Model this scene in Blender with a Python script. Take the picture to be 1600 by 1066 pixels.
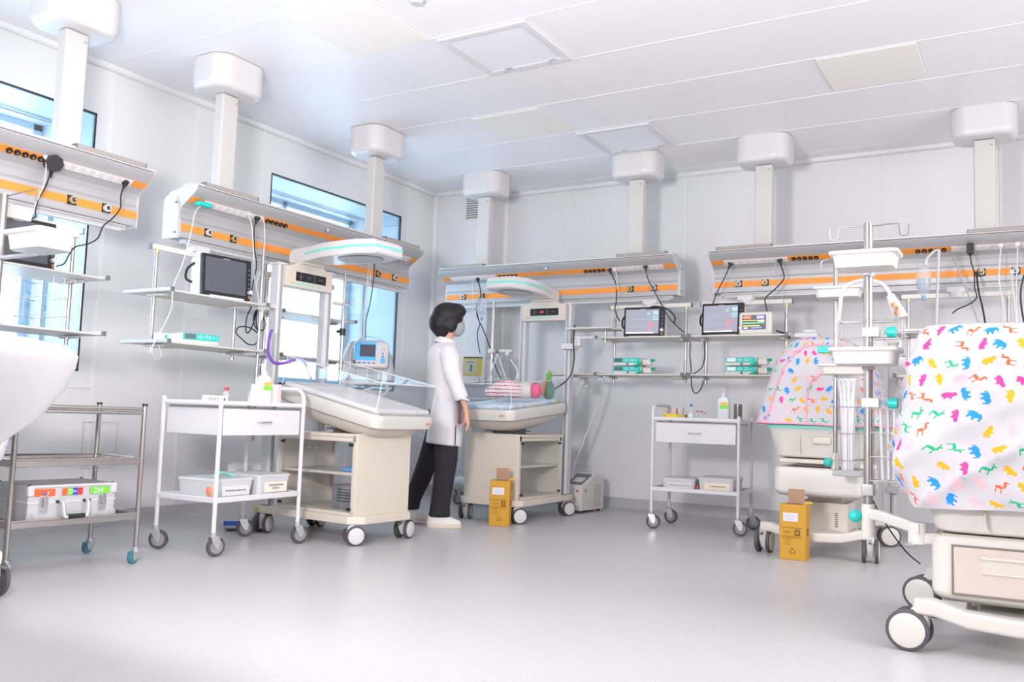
import bpy, bmesh, math, random
from mathutils import Vector, Matrix, Euler, noise
S = bpy.context.scene
for o in list(bpy.data.objects): bpy.data.objects.remove(o)
COL = S.collection
R = math.radians
PI = math.pi

# ------------------------------------------------------------------ camera
CAM_F = 1387.3
CAM_LOC = Vector((0, 0, .82))
_M = Matrix.Rotation(R(30.88), 3, 'Z') @ Matrix.Rotation(PI/2 + R(4.81), 3, 'X') @ Matrix.Rotation(R(1.92), 3, 'Z')
cam = bpy.data.objects.new('camera', bpy.data.cameras.new('camera'))
COL.objects.link(cam)
cam.matrix_world = Matrix.Translation(CAM_LOC) @ _M.to_4x4()
cam.data.sensor_width = 36
cam.data.lens = CAM_F / 1600 * 36
cam.data.clip_start = .05
S.camera = cam

# ------------------------------------------------------------------ view, world, lights
S.view_settings.view_transform = 'Standard'
S.view_settings.look = 'None'
S.view_settings.gamma = 1
S.view_settings.use_curve_mapping = False
S.view_settings.exposure = 0.62
W = bpy.data.worlds.new('world'); S.world = W; W.use_nodes = True
bgn = W.node_tree.nodes['Background']
bgn.inputs[0].default_value = (.93, .965, 1, 1)
bgn.inputs[1].default_value = 6.0

def area(name, loc, target, sx, sy, power, col=(1, 1, 1)):
    l = bpy.data.lights.new(name, 'AREA'); l.shape = 'RECTANGLE'; l.size = sx; l.size_y = sy
    l.energy = power; l.color = col
    o = bpy.data.objects.new(name, l); COL.objects.link(o); o.location = loc
    o.rotation_euler = (Vector(target) - Vector(loc)).to_track_quat('-Z', 'Y').to_euler()
    return o
# the photographer's flash, bounced off the ceiling; the two wide area lights are added fill
area('bounce_flash', (-1.7, .7, 1.5), (-2.6, 3.6, 3.09), .5, .5, 92, (1, .965, .985))
area('window_behind', (-1.6, -3.1, 1.75), (-1.9, 7, 1.6), 6.0, 2.4, 26, (1, .98, .98))  # added fill so brightness falls off slowly; the front wall has no window
area('window_right', (3.1, 3.4, 2.0), (-5, 3.2, 2.2), 4.0, 1.8, 96, (1, .98, .98))  # added fill to brighten the left wall; the right wall has no opening

# ------------------------------------------------------------------ materials
MATS = {}
def mat(name, col=(.8, .8, .8), rough=.5, metal=0, spec=.5, emit=None, estr=1, trans=0, alpha=1, coat=0):
    if name in MATS: return MATS[name]
    m = bpy.data.materials.new(name); m.use_nodes = True
    b = m.node_tree.nodes['Principled BSDF']
    b.inputs['Base Color'].default_value = (*col, 1)
    b.inputs['Roughness'].default_value = rough
    b.inputs['Metallic'].default_value = metal
    b.inputs['Specular IOR Level'].default_value = spec
    b.inputs['Coat Weight'].default_value = coat
    if emit: b.inputs['Emission Color'].default_value = (*emit, 1); b.inputs['Emission Strength'].default_value = estr
    MATS[name] = m
    # a faint procedural unevenness in the gloss, so no surface is perfectly uniform
    if not emit and rough > .02:
        nt = m.node_tree
        tc = nt.nodes.new('ShaderNodeTexCoord'); no = nt.nodes.new('ShaderNodeTexNoise'); no.inputs['Scale'].default_value = 9
        mr = nt.nodes.new('ShaderNodeMapRange'); mr.inputs[3].default_value = max(0, rough-.04); mr.inputs[4].default_value = rough+.04
        nt.links.new(tc.outputs['Object'], no.inputs['Vector']); nt.links.new(no.outputs['Fac'], mr.inputs[0])
        nt.links.new(mr.outputs[0], b.inputs['Roughness'])
    return m
def glassy(name, col=(1, 1, 1), gloss=.12, tint=1.0, rough=.02):
    """thin clear plastic or pane: see-through with a fresnel sheen"""
    m = bpy.data.materials.new(name); m.use_nodes = True; nt = m.node_tree
    for n in list(nt.nodes): nt.nodes.remove(n)
    out = nt.nodes.new('ShaderNodeOutputMaterial'); mix = nt.nodes.new('ShaderNodeMixShader')
    tr = nt.nodes.new('ShaderNodeBsdfTransparent'); tr.inputs[0].default_value = (*[c*tint for c in col], 1)
    gl = nt.nodes.new('ShaderNodeBsdfGlossy'); gl.inputs['Roughness'].default_value = rough; gl.inputs[0].default_value = (.95, .97, 1, 1)
    lw = nt.nodes.new('ShaderNodeLayerWeight'); lw.inputs[0].default_value = .35
    mr = nt.nodes.new('ShaderNodeMapRange'); mr.inputs[3].default_value = gloss*.4; mr.inputs[4].default_value = min(1, gloss*4)
    nt.links.new(lw.outputs['Fresnel'], mr.inputs[0]); nt.links.new(mr.outputs[0], mix.inputs[0])
    nt.links.new(tr.outputs[0], mix.inputs[1]); nt.links.new(gl.outputs[0], mix.inputs[2]); nt.links.new(mix.outputs[0], out.inputs[0])
    MATS[name] = m
    return m
wall_m = mat('wall_white', (.79, .785, .795), .22, spec=.5)
ceil_m = mat('ceiling_white', (.90, .88, .905), .38, spec=.5)
seam_m = mat('seam_white', (.82, .815, .825), .4)
white_p = mat('white_powder_coat', (.74, .73, .755), .35)
whitem = mat('white_plastic', (.68, .66, .66), .35)
cream = mat('cream_plastic', (.67, .61, .53), .38)
cream_l = mat('light_cream_plastic', (.71, .68, .63), .35)
colm = mat('column_cream', (.63, .61, .58), .4)
capm = mat('cover_white', (.70, .675, .675), .3)
alu = mat('aluminium_panel', (.48, .48, .485), .42, .25)
alu_l = mat('aluminium_light', (.60, .60, .61), .42, .1)
alu_d = mat('aluminium_dark', (.42, .42, .42), .4, .3)
steel = mat('brushed_steel', (.42, .39, .37), .28, .8)
chrome = mat('chrome', (.75, .75, .76), .12, 1)
orange = mat('orange_strip', (.90, .31, .045), .45)
black = mat('black_plastic', (.012, .012, .014), .4)
rubber = mat('grey_rubber', (.09, .09, .10), .55)
dgrey = mat('dark_grey', (.16, .16, .17), .4)
grey = mat('mid_grey', (.40, .40, .41), .45)
lgrey = mat('light_grey_plastic', (.57, .58, .60), .4)
teal = mat('teal_plastic', (.02, .58, .50), .4)
teal_l = mat('pale_teal', (.25, .75, .66), .4)
shadebar = mat('brown_grey_bar', (.38, .34, .31), .5)
skin = mat('skin', (.70, .38, .26), .5)
hairm = mat('black_hair', (.008, .006, .009), .6)
coatm = mat('white_coat_cloth', (.77, .745, .77), .8)
trou = mat('black_cloth', (.018, .016, .022), .85)
maskm = mat('grey_mask_cloth', (.36, .38, .40), .9)
shoe = mat('white_shoe_leather', (.80, .78, .75), .5)
sole = mat('cream_rubber', (.74, .66, .50), .6)
ochre = mat('ochre_cardboard', (.60, .32, .03), .7)
kraft = mat('kraft_cardboard', (.42, .26, .17), .8)
brown_ink = mat('brown_ink', (.16, .08, .02), .8)
paper = mat('paper_white', (.74, .73, .76), .7)
ink = mat('black_ink', (.03, .03, .035), .7)
blue = mat('blue_plastic', (.01, .12, .50), .4)
sky_b = mat('sky_blue_plastic', (.10, .52, .92), .4)
red = mat('red_plastic', (.70, .04, .04), .4)
purple = mat('purple_hose', (.20, .08, .45), .4)
yellow = mat('yellow_card', (.85, .55, .03), .6)
yel_met = mat('yellow_zinc', (.60, .52, .25), .35, .6)
clear = glassy('clear_acrylic', (.97, .985, .99), .035, .99)
cabglass = glassy('cabinet_glass', (.98, .985, .99), .03, .99)
def milky(name, col, see=.35):
    m = bpy.data.materials.new(name); m.use_nodes = True; nt = m.node_tree; b = nt.nodes['Principled BSDF']
    b.inputs['Base Color'].default_value = (*col, 1); b.inputs['Roughness'].default_value = .3
    tr = nt.nodes.new('ShaderNodeBsdfTransparent'); tr.inputs[0].default_value = (.98, .99, 1, 1); mx = nt.nodes.new('ShaderNodeMixShader'); mx.inputs[0].default_value = see
    nt.links.new(b.outputs[0], mx.inputs[1]); nt.links.new(tr.outputs[0], mx.inputs[2]); nt.links.new(mx.outputs[0], nt.nodes['Material Output'].inputs[0])
    MATS[name] = m; return m
frost = milky('frosted_plastic', (.86, .87, .88), .32)
bottle_c = milky('clear_bottle', (.74, .77, .79), .72)
pane_m = glassy('window_pane', (.78, .90, .98), .15, .95)
mattress_m = mat('mattress_vinyl', (.90, .85, .84), .5)
wire_m = mat('white_wire', (.50, .48, .46), .3, .4)

def nodes_of(m): return m.node_tree, m.node_tree.nodes['Principled BSDF']
def speckle(name, base, dark, scale=160, amt=.05, rough=.35):
    m = mat(name, base, rough); nt, b = nodes_of(m)
    tc = nt.nodes.new('ShaderNodeTexCoord')
    n1 = nt.nodes.new('ShaderNodeTexNoise'); n1.inputs['Scale'].default_value = scale; n1.inputs['Detail'].default_value = 3
    cr = nt.nodes.new('ShaderNodeValToRGB'); cr.color_ramp.elements[0].position = .28; cr.color_ramp.elements[0].color = (*dark, 1)
    cr.color_ramp.elements[1].position = .42; cr.color_ramp.elements[1].color = (*base, 1)
    n2 = nt.nodes.new('ShaderNodeTexNoise'); n2.inputs['Scale'].default_value = 3
    mx = nt.nodes.new('ShaderNodeMixRGB'); mx.inputs[0].default_value = amt; mx.blend_type = 'MULTIPLY'
    nt.links.new(tc.outputs['Object'], n1.inputs['Vector']); nt.links.new(n1.outputs['Fac'], cr.inputs[0])
    nt.links.new(tc.outputs['Object'], n2.inputs['Vector'])
    nt.links.new(cr.outputs[0], mx.inputs[1]); nt.links.new(n2.outputs['Color'], mx.inputs[2]); nt.links.new(mx.outputs[0], b.inputs['Base Color'])
    return m
floor_m = speckle('vinyl_floor', (.60, .582, .595), (.45, .43, .45), 90, .06, .33)
base_m = speckle('vinyl_skirting', (.50, .49, .51), (.40, .39, .41), 60, .08, .5)

def stripes_mat():
    m = mat('striped_blanket', (.85, .80, .78), .9); nt, b = nodes_of(m)
    tc = nt.nodes.new('ShaderNodeTexCoord'); w = nt.nodes.new('ShaderNodeTexWave'); w.bands_direction = 'Z'
    w.inputs['Scale'].default_value = 11; w.inputs['Distortion'].default_value = 1.2; w.inputs['Detail Scale'].default_value = 4; w.inputs['Detail'].default_value = 0
    cr = nt.nodes.new('ShaderNodeValToRGB'); e = cr.color_ramp.elements
    e[0].position = 0; e[0].color = (.86, .80, .77, 1); e[1].position = .80; e[1].color = (.85, .62, .60, 1)
    x = e.new(.88); x.color = (.72, .12, .20, 1); x = e.new(.70); x.color = (.86, .80, .77, 1)
    nt.links.new(tc.outputs['Object'], w.inputs['Vector']); nt.links.new(w.outputs['Fac'], cr.inputs[0]); nt.links.new(cr.outputs[0], b.inputs['Base Color'])
    return m
stripe_m = stripes_mat()

def animal_fabric(name, cell=.070, base=(.60, .58, .61)):
    """white cotton with scattered little coloured animals; the shapes come from distance fields in each cell of the UV map (metres)"""
    m = mat(name, base, .85, spec=.2); nt, b = nodes_of(m); N = nt.nodes; L = nt.links
    def mth(op, a, c=None, d=None):
        n = N.new('ShaderNodeMath'); n.operation = op
        for i, v in enumerate((a, c, d)):
            if v is None: continue
            if isinstance(v, (int, float)): n.inputs[i].default_value = v
            else: L.new(v, n.inputs[i])
        return n.outputs[0]
    uv = N.new('ShaderNodeUVMap'); uv.uv_map = 'UVMap'
    sep = N.new('ShaderNodeSeparateXYZ'); L.new(uv.outputs[0], sep.inputs[0])
    u = mth('DIVIDE', sep.outputs[0], cell); v = mth('DIVIDE', sep.outputs[1], cell*.92)
    row = mth('FLOOR', v)
    u = mth('ADD', u, mth('MULTIPLY', mth('MODULO', mth('ABSOLUTE', row), 2), .5))
    colu = mth('FLOOR', u)
    cmb = N.new('ShaderNodeCombineXYZ'); L.new(colu, cmb.inputs[0]); L.new(row, cmb.inputs[1])
    wn = N.new('ShaderNodeTexWhiteNoise'); wn.noise_dimensions = '2D'; L.new(cmb.outputs[0], wn.inputs['Vector'])
    ws = N.new('ShaderNodeSeparateColor'); L.new(wn.outputs['Color'], ws.inputs[0])
    r1, r2, r3 = ws.outputs[0], ws.outputs[1], ws.outputs[2]
    kind = wn.outputs['Value']
    x = mth('SUBTRACT', mth('FRACT', u), mth('ADD', .5, mth('MULTIPLY', mth('SUBTRACT', r1, .5), .22)))
    y = mth('SUBTRACT', mth('FRACT', v), mth('ADD', .5, mth('MULTIPLY', mth('SUBTRACT', r2, .5), .22)))
    a = mth('MULTIPLY', mth('SUBTRACT', r3, .5), 3.6)
    ca, sa = mth('COSINE', a), mth('SINE', a)
    X = mth('MULTIPLY', mth('ADD', mth('MULTIPLY', x, ca), mth('MULTIPLY', y, sa)), .80); Y = mth('MULTIPLY', mth('SUBTRACT', mth('MULTIPLY', y, ca), mth('MULTIPLY', x, sa)), .80)
    def el(cx, cy, rx, ry):
        dx = mth('DIVIDE', mth('SUBTRACT', X, cx), rx); dy = mth('DIVIDE', mth('SUBTRACT', Y, cy), ry)
        return mth('SUBTRACT', mth('ADD', mth('MULTIPLY', dx, dx), mth('MULTIPLY', dy, dy)), 1)
    def bx(cx, cy, hx, hy):
        return mth('MAXIMUM', mth('SUBTRACT', mth('ABSOLUTE', mth('SUBTRACT', X, cx)), hx), mth('SUBTRACT', mth('ABSOLUTE', mth('SUBTRACT', Y, cy)), hy))
    def un(*f):
        o = f[0]
        for g in f[1:]: o = mth('MINIMUM', o, g)
        return mth('LESS_THAN', o, 0)
    eleph = un(el(0, .02, .22, .14), el(.20, .06, .11, .11), bx(-.13, -.13, .05, .09), bx(.08, -.13, .05, .09), bx(.31, -.03, .035, .12), bx(-.25, .0, .02, .08))
    giraf = un(el(-.06, 0, .15, .075), bx(-.16, -.14, .022, .15), bx(.04, -.14, .022, .15), el(.13, .15, .05, .17), el(.19, .28, .085, .04))
    hippo = un(el(-.02, .0, .24, .125), el(.22, .03, .11, .09), bx(-.14, -.11, .045, .07), bx(.08, -.11, .045, .07))
    antel = un(el(0, 0, .17, .07), bx(-.14, -.13, .025, .13), bx(.11, -.13, .025, .13), el(.17, .11, .045, .12), el(.22, .2, .08, .035), bx(.15, .28, .02, .07))
    def rng(lo, hi): return mth('MULTIPLY', mth('GREATER_THAN', kind, lo), mth('LESS_THAN', kind, hi))
    last = None
    cur = N.new('ShaderNodeRGB').outputs[0]; cur.default_value = (*base, 1)
    for f, lo, hi, c in ((eleph, 0, .26, (.03, .30, .78)), (giraf, .26, .40, (.88, .15, .05)), (hippo, .40, .60, (.92, .44, .03)),
                         (antel, .60, .76, (.02, .50, .22)), (hippo, .76, .90, (.80, .07, .33)), (eleph, .90, .96, (.92, .50, .55))):
        mx = N.new('ShaderNodeMixRGB'); L.new(mth('MULTIPLY', f, rng(lo, hi)), mx.inputs[0]); L.new(cur, mx.inputs[1]); mx.inputs[2].default_value = (*c, 1)
        cur = mx.outputs[0]
    L.new(cur, b.inputs['Base Color'])
    return m
animal = animal_fabric('animal_print_cotton')
def duck_fabric():
    m = mat('duck_print_sheet', (.66, .76, .86), .85); nt, b = nodes_of(m)
    tc = nt.nodes.new('ShaderNodeTexCoord'); v = nt.nodes.new('ShaderNodeTexVoronoi'); v.inputs['Scale'].default_value = 17
    cr = nt.nodes.new('ShaderNodeValToRGB'); cr.color_ramp.interpolation = 'CONSTANT'; e = cr.color_ramp.elements
    e[0].position = 0; e[0].color = (1, 1, 1, 1); e[1].position = .30; e[1].color = (0, 0, 0, 1)
    c2 = nt.nodes.new('ShaderNodeValToRGB'); c2.color_ramp.interpolation = 'CONSTANT'; f = c2.color_ramp.elements
    f[0].position = 0; f[0].color = (.85, .55, .10, 1); f[1].position = .3; f[1].color = (.35, .60, .15, 1)
    x = f.new(.5); x.color = (.85, .40, .15, 1); x = f.new(.65); x.color = (.66, .80, .95, 1)
    mx = nt.nodes.new('ShaderNodeMixRGB'); n = nt.nodes.new('ShaderNodeTexNoise'); n.inputs['Scale'].default_value = 14
    c3 = nt.nodes.new('ShaderNodeValToRGB'); c3.color_ramp.elements[0].color = (.50, .64, .84, 1); c3.color_ramp.elements[1].color = (.82, .86, .92, 1)
    c3.color_ramp.elements[0].position = .42; c3.color_ramp.elements[1].position = .55
    for q in (v, n): nt.links.new(tc.outputs['Object'], q.inputs['Vector'])
    sp = nt.nodes.new('ShaderNodeSeparateColor'); nt.links.new(v.outputs['Color'], sp.inputs[0])
    nt.links.new(v.outputs['Distance'], cr.inputs[0]); nt.links.new(sp.outputs[0], c2.inputs[0]); nt.links.new(n.outputs['Fac'], c3.inputs[0])
    nt.links.new(cr.outputs[0], mx.inputs[0]); nt.links.new(c3.outputs[0], mx.inputs[1]); nt.links.new(c2.outputs[0], mx.inputs[2]); nt.links.new(mx.outputs[0], b.inputs['Base Color'])
    return m
duck = duck_fabric()

# ------------------------------------------------------------------ mesh helpers
def T(x=0, y=0, z=0): return Matrix.Translation((x, y, z))
def RX(a): return Matrix.Rotation(R(a), 4, 'X')
def RY(a): return Matrix.Rotation(R(a), 4, 'Y')
def RZ(a): return Matrix.Rotation(R(a), 4, 'Z')
def smooth(pts, k=6, closed=False):
    P = [Vector(p) for p in pts]
    if len(P) < 3: return P
    n = len(P); out = []
    rngi = range(n) if closed else range(n-1)
    for i in rngi:
        if closed: a, b, c, d = P[i-1], P[i], P[(i+1) % n], P[(i+2) % n]
        else: a, b, c, d = P[max(i-1, 0)], P[i], P[i+1], P[min(i+2, n-1)]
        for j in range(k):
            t = j/k
            out.append(.5*((2*b) + (c-a)*t + (2*a-5*b+4*c-d)*t*t + (3*b-a-3*c+d)*t**3))
    if not closed: out.append(P[-1])
    return out
def rrect(hx, hy, r, n=5):
    r = min(r, hx-1e-4, hy-1e-4); out = []
    for cx, cy, a0 in ((hx-r, hy-r, 0), (-hx+r, hy-r, 90), (-hx+r, -hy+r, 180), (hx-r, -hy+r, 270)):
        for i in range(n+1):
            a = R(a0+90*i/n); out.append((cx+r*math.cos(a), cy+r*math.sin(a)))
    return out
class MB:
    def __init__(s, M=None):
        s.bm = bmesh.new(); s.uv = s.bm.loops.layers.uv.new('UVMap'); s.mi = 0; s.M = M or Matrix()
    def mat(s, i): s.mi = i; return s
    def raw(s, vs, fs, M=None, uvs=None):
        X = s.M @ M if M is not None else s.M
        v = [s.bm.verts.new(X @ Vector(p)) for p in vs]
        for f in fs:
            try: g = s.bm.faces.new([v[i] for i in f])
            except ValueError: continue
            g.material_index = s.mi
            if uvs:
                for l, i in zip(g.loops, f): l[s.uv].uv = uvs[i]
        return s
    def _merge(s, t, M):
        X = s.M @ M if M is not None else s.M
        mp = {}
        for v in t.verts: mp[v] = s.bm.verts.new(X @ v.co)
        for f in t.faces:
            g = s.bm.faces.new([mp[v] for v in f.verts]); g.material_index = s.mi
        t.free(); return s
    def box(s, c, d, bev=0, seg=2, M=None, edges=None):
        t = bmesh.new(); bmesh.ops.create_cube(t, size=1)
        for v in t.verts: v.co = Vector((v.co.x*d[0], v.co.y*d[1], v.co.z*d[2]))
        if bev:
            E = t.edges[:]
            if edges == 'z': E = [e for e in E if abs((e.verts[0].co-e.verts[1].co).normalized().z) > .9]
            if edges == 'x': E = [e for e in E if abs((e.verts[0].co-e.verts[1].co).normalized().x) > .9]
            if edges == 'y': E = [e for e in E if abs((e.verts[0].co-e.verts[1].co).normalized().y) > .9]
            bmesh.ops.bevel(t, geom=E, offset=min(bev, min(d)*.49) if edges is None else bev, segments=seg, affect='EDGES', profile=.5)
        for v in t.verts: v.co += Vector(c)
        return s._merge(t, M)
    def prism(s, poly, z0, z1, M=None, bev=0, top=1.0):
        t = bmesh.new(); n = len(poly)
        cx = sum(p[0] for p in poly)/n; cy = sum(p[1] for p in poly)/n
        a = [t.verts.new((p[0], p[1], z0)) for p in poly]
        b = [t.verts.new((cx+(p[0]-cx)*top, cy+(p[1]-cy)*top, z1)) for p in poly]
        t.faces.new(a[::-1]); t.faces.new(b)
        for i in range(n): t.faces.new((a[i], a[(i+1) % n], b[(i+1) % n], b[i]))
        bmesh.ops.recalc_face_normals(t, faces=t.faces)
        if bev:
            E = [e for e in t.edges if abs(e.verts[0].co.z-e.verts[1].co.z) < 1e-6]
            bmesh.ops.bevel(t, geom=E, offset=bev, segments=2, affect='EDGES', profile=.5)
        return s._merge(t, M)
    def cyl(s, p0, p1, r, r2=None, n=16, M=None):
        p0, p1 = Vector(p0), Vector(p1); r2 = r if r2 is None else r2
        q = (p1-p0).to_track_quat('Z', 'Y'); vs = []
        for p, rr in ((p0, r), (p1, r2)):
            for i in range(n):
                a = 2*PI*i/n; vs.append(p + q @ Vector((rr*math.cos(a), rr*math.sin(a), 0)))
        fs = [(i, (i+1) % n, n+(i+1) % n, n+i) for i in range(n)] + [tuple(range(n))[::-1], tuple(range(n, 2*n))]
        return s.raw(vs, fs, M)
    def tube(s, pts, r, n=8, M=None, closed=False):
        P = [Vector(p) for p in pts]
        P = [p for i, p in enumerate(P) if i == 0 or (p-P[i-1]).length > 1e-5]
        m = len(P); vs = []
        tan = []
        for i in range(m):
            if closed: t = P[(i+1) % m]-P[i-1]
            else: t = P[min(i+1, m-1)]-P[max(i-1, 0)]
            tan.append(t.normalized())
        ref = Vector((0, 0, 1)) if abs(tan[0].z) < .9 else Vector((1, 0, 0))
        nrm = tan[0].cross(ref).normalized()
        for i in range(m):
            if i: nrm = (nrm - tan[i]*nrm.dot(tan[i])).normalized()
            bn = tan[i].cross(nrm)
            rr = r[min(i, len(r)-1)] if isinstance(r, (list, tuple)) else r
            for j in range(n):
                a = 2*PI*j/n; vs.append(P[i] + nrm*rr*math.cos(a) + bn*rr*math.sin(a))
        fs = []
        for i in range(m if closed else m-1):
            k = (i+1) % m
            for j in range(n): fs.append((i*n+j, i*n+(j+1) % n, k*n+(j+1) % n, k*n+j))
        if not closed: fs += [tuple(range(n))[::-1], tuple(range((m-1)*n, m*n))]
        return s.raw(vs, fs, M)
    def lathe(s, prof, M=None, n=20):
        vs = []; fs = []; m = len(prof)
        for r, z in prof:
            for j in range(n):
                a = 2*PI*j/n; vs.append((max(r, 1e-5)*math.cos(a), max(r, 1e-5)*math.sin(a), z))
        for i in range(m-1):
            for j in range(n): fs.append((i*n+j, i*n+(j+1) % n, (i+1)*n+(j+1) % n, (i+1)*n+j))
        fs += [tuple(range(n))[::-1], tuple(range((m-1)*n, m*n))]
        return s.raw(vs, fs, M)
    def ell(s, c, r, n=16, M=None):
        pr = [(math.sin(PI*i/n), -math.cos(PI*i/n)) for i in range(n+1)]
        return s.lathe(pr, (M or Matrix()) @ T(*c) @ Matrix.Diagonal((r[0], r[1], r[2], 1)), n*2)
    def loft(s, rings, M=None, cap=(True, True), uvs=None):
        n = len(rings[0]); vs = [p for r in rings for p in r]; fs = []
        for i in range(len(rings)-1):
            for j in range(n): fs.append((i*n+j, i*n+(j+1) % n, (i+1)*n+(j+1) % n, (i+1)*n+j))
        if cap[0]: fs.append(tuple(range(n))[::-1])
        if cap[1]: fs.append(tuple(range((len(rings)-1)*n, len(rings)*n)))
        return s.raw(vs, fs, M, uvs)
    def quad(s, a, b, c, d, M=None): return s.raw([a, b, c, d], [(0, 1, 2, 3)], M)
def obj(name, mb, mats, parent=None, sm=True, world=False, angle=38, recalc=True, kind=None, label=None):
    if recalc: bmesh.ops.recalc_face_normals(mb.bm, faces=mb.bm.faces)
    me = bpy.data.meshes.new(name); mb.bm.to_mesh(me); mb.bm.free()
    for m in (mats if isinstance(mats, (list, tuple)) else [mats]): me.materials.append(m)
    if sm:
        me.shade_smooth(); me.set_sharp_from_angle(angle=R(angle))
    if world and parent is not None: me.transform(Matrix.Translation(-base_of(parent)))
    o = bpy.data.objects.new(name, me); COL.objects.link(o)
    if sm and len(me.polygons) < 4000: o.modifiers.new('even_normals', 'WEIGHTED_NORMAL').keep_sharp = True
    if parent is not None: o.parent = parent
    if kind: o['kind'] = kind
    if label: o['label'] = label
    return o
def base_of(o):
    v = Vector(o.location)
    while o.parent: o = o.parent; v = v + o.location
    return v
def tag(o, label, cat, group=None):
    o['label'] = label; o['category'] = cat
    if group: o['group'] = group
    return o
def thing(name, label, cat, loc=(0, 0, 0), rz=0, group=None, rot=None):
    o = bpy.data.objects.new(name, None); COL.objects.link(o); o.empty_display_size = .1
    o.location = loc; o.rotation_euler = rot if rot else (0, 0, R(rz))
    return tag(o, label, cat, group)
def struct(name, mb, mats, **k):
    o = obj(name, mb, mats, **k); o['kind'] = 'structure'; return o
def dup(root, loc=None, rz=None, label=None, group=None, parent=None):
    r = root.copy(); COL.objects.link(r)
    if loc is not None: r.location = loc
    if rz is not None: r.rotation_euler = (0, 0, R(rz))
    if label: r['label'] = label
    if group: r['group'] = group
    if parent is not None: r.parent = parent
    for c in [c for c in bpy.data.objects if c.parent == root]:
        d = dup(c); d.parent = r
    return r
def remeshed(o, voxel, it=6):
    """fuse the joined pieces of one object into a single smooth skin"""
    a = o.modifiers.new('r', 'REMESH'); a.mode = 'VOXEL'; a.voxel_size = voxel; a.use_smooth_shade = True
    b = o.modifiers.new('s', 'SMOOTH'); b.iterations = it; b.factor = .6
    dg = bpy.context.evaluated_depsgraph_get(); me = bpy.data.meshes.new_from_object(o.evaluated_get(dg))
    o.modifiers.clear(); o.data = me
    return o
def text(name, s, size, mtx, m, parent, world=False, align='CENTER', depth=.0004):
    c = bpy.data.curves.new(name, 'FONT'); c.body = s; c.size = size; c.align_x = align; c.align_y = 'CENTER'; c.extrude = depth
    t = bpy.data.objects.new('t', c); COL.objects.link(t)
    dg = bpy.context.evaluated_depsgraph_get(); me = bpy.data.meshes.new_from_object(t.evaluated_get(dg))
    bpy.data.objects.remove(t)
    me.transform(mtx); me.materials.clear(); me.materials.append(m)
    if world: me.transform(Matrix.Translation(-base_of(parent)))
    o = bpy.data.objects.new(name, me); COL.objects.link(o); o.parent = parent
    return o
# a point of the room seen at pixel (px, py) of the photograph, on the plane axis = value
def at(px, py, ax, v):
    d = _M @ Vector(((px-800)/CAM_F, -(py-533)/CAM_F, -1)); t = (v-CAM_LOC[ax])/d[ax]
    return CAM_LOC + d*t
# ------------------------------------------------------------------ room
XL, YB, H = -5.38, 7.66, 3.09
XR, YF = 3.2, -3.2
WIN = [(1.79, 3.515), (5.08, 6.80)]; WZ = (1.015, 2.735)
m = MB(); m.box(((XL+XR)/2, (YF+YB)/2, -.05), (XR-XL+.4, YB-YF+.4, .1)); struct('floor', m, floor_m, sm=False)
m = MB(); m.box(((XL+XR)/2, (YF+YB)/2, H+.05), (XR-XL+.4, YB-YF+.4, .1)); struct('ceiling', m, ceil_m, sm=False)
m = MB()
tw = .70
def wl(y0, y1, z0, z1): m.box((XL-tw/2, (y0+y1)/2, (z0+z1)/2), (tw, y1-y0, z1-z0))
ys = [YF, WIN[0][0], WIN[0][1], WIN[1][0], WIN[1][1], YB+.1]
for i in range(5):
    if i in (1, 3): wl(ys[i], ys[i+1], 0, WZ[0]); wl(ys[i], ys[i+1], WZ[1], H)
    else: wl(ys[i], ys[i+1], 0, H)
struct('wall_left', m, wall_m, sm=False)
m = MB(); m.box(((XL+XR)/2, YB+.05, H/2), (XR-XL, .1, H)); struct('wall_back', m, wall_m, sm=False)
m = MB(); m.box((XR+.05, (YF+YB)/2, H/2), (.1, YB-YF, H)); struct('wall_right', m, wall_m, sm=False)
m = MB(); m.box(((XL+XR)/2, YF-.05, H/2), (XR-XL, .1, H)); struct('wall_front', m, wall_m, sm=False)
# boxed-in pipe riser in the corner
m = MB(); m.box((XL+.34, YB-.15, H/2), (.68, .30, H)); struct('trim_1', m, wall_m, sm=False)
# skirting: floor vinyl turned up the walls
m = MB()
prof = [(0, 0), (.045, 0), (.02, .012), (.008, .035), (.006, .10), (0, .10)]
m.prism([(XL+a, b) for a, b in prof], YF, YB-.30, M=Matrix(((1, 0, 0, 0), (0, 0, 1, 0), (0, 1, 0, 0), (0, 0, 0, 1))))
struct('baseboard_left', m, base_m)
m = MB()
m.prism([(YB-a, b) for a, b in prof], XL+.68, XR, M=Matrix(((0, 0, 1, 0), (1, 0, 0, 0), (0, 1, 0, 0), (0, 0, 0, 1))))
m.prism([(YB-.30-a, b) for a, b in prof], XL, XL+.70, M=Matrix(((0, 0, 1, 0), (1, 0, 0, 0), (0, 1, 0, 0), (0, 0, 0, 1))))
struct('baseboard_back', m, base_m)
# cove under the ceiling
m = MB()
m.tube([(XL+.012, YF, H-.012), (XL+.012, YB, H-.012)], .028, 12); m.tube([(XL, YB-.012, H-.012), (XR, YB-.012, H-.012)], .028, 12)
m.tube([(XL, YB-.312, H-.012), (XL+.69, YB-.312, H-.012)], .028, 12)
m.tube([(XL+.01, YB-.31, 0), (XL+.01, YB-.31, H)], .03, 12); m.tube([(XL+.685, YB-.01, 0), (XL+.685, YB-.01, H)], .03, 12)
struct('trim_2', m, seam_m)
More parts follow.
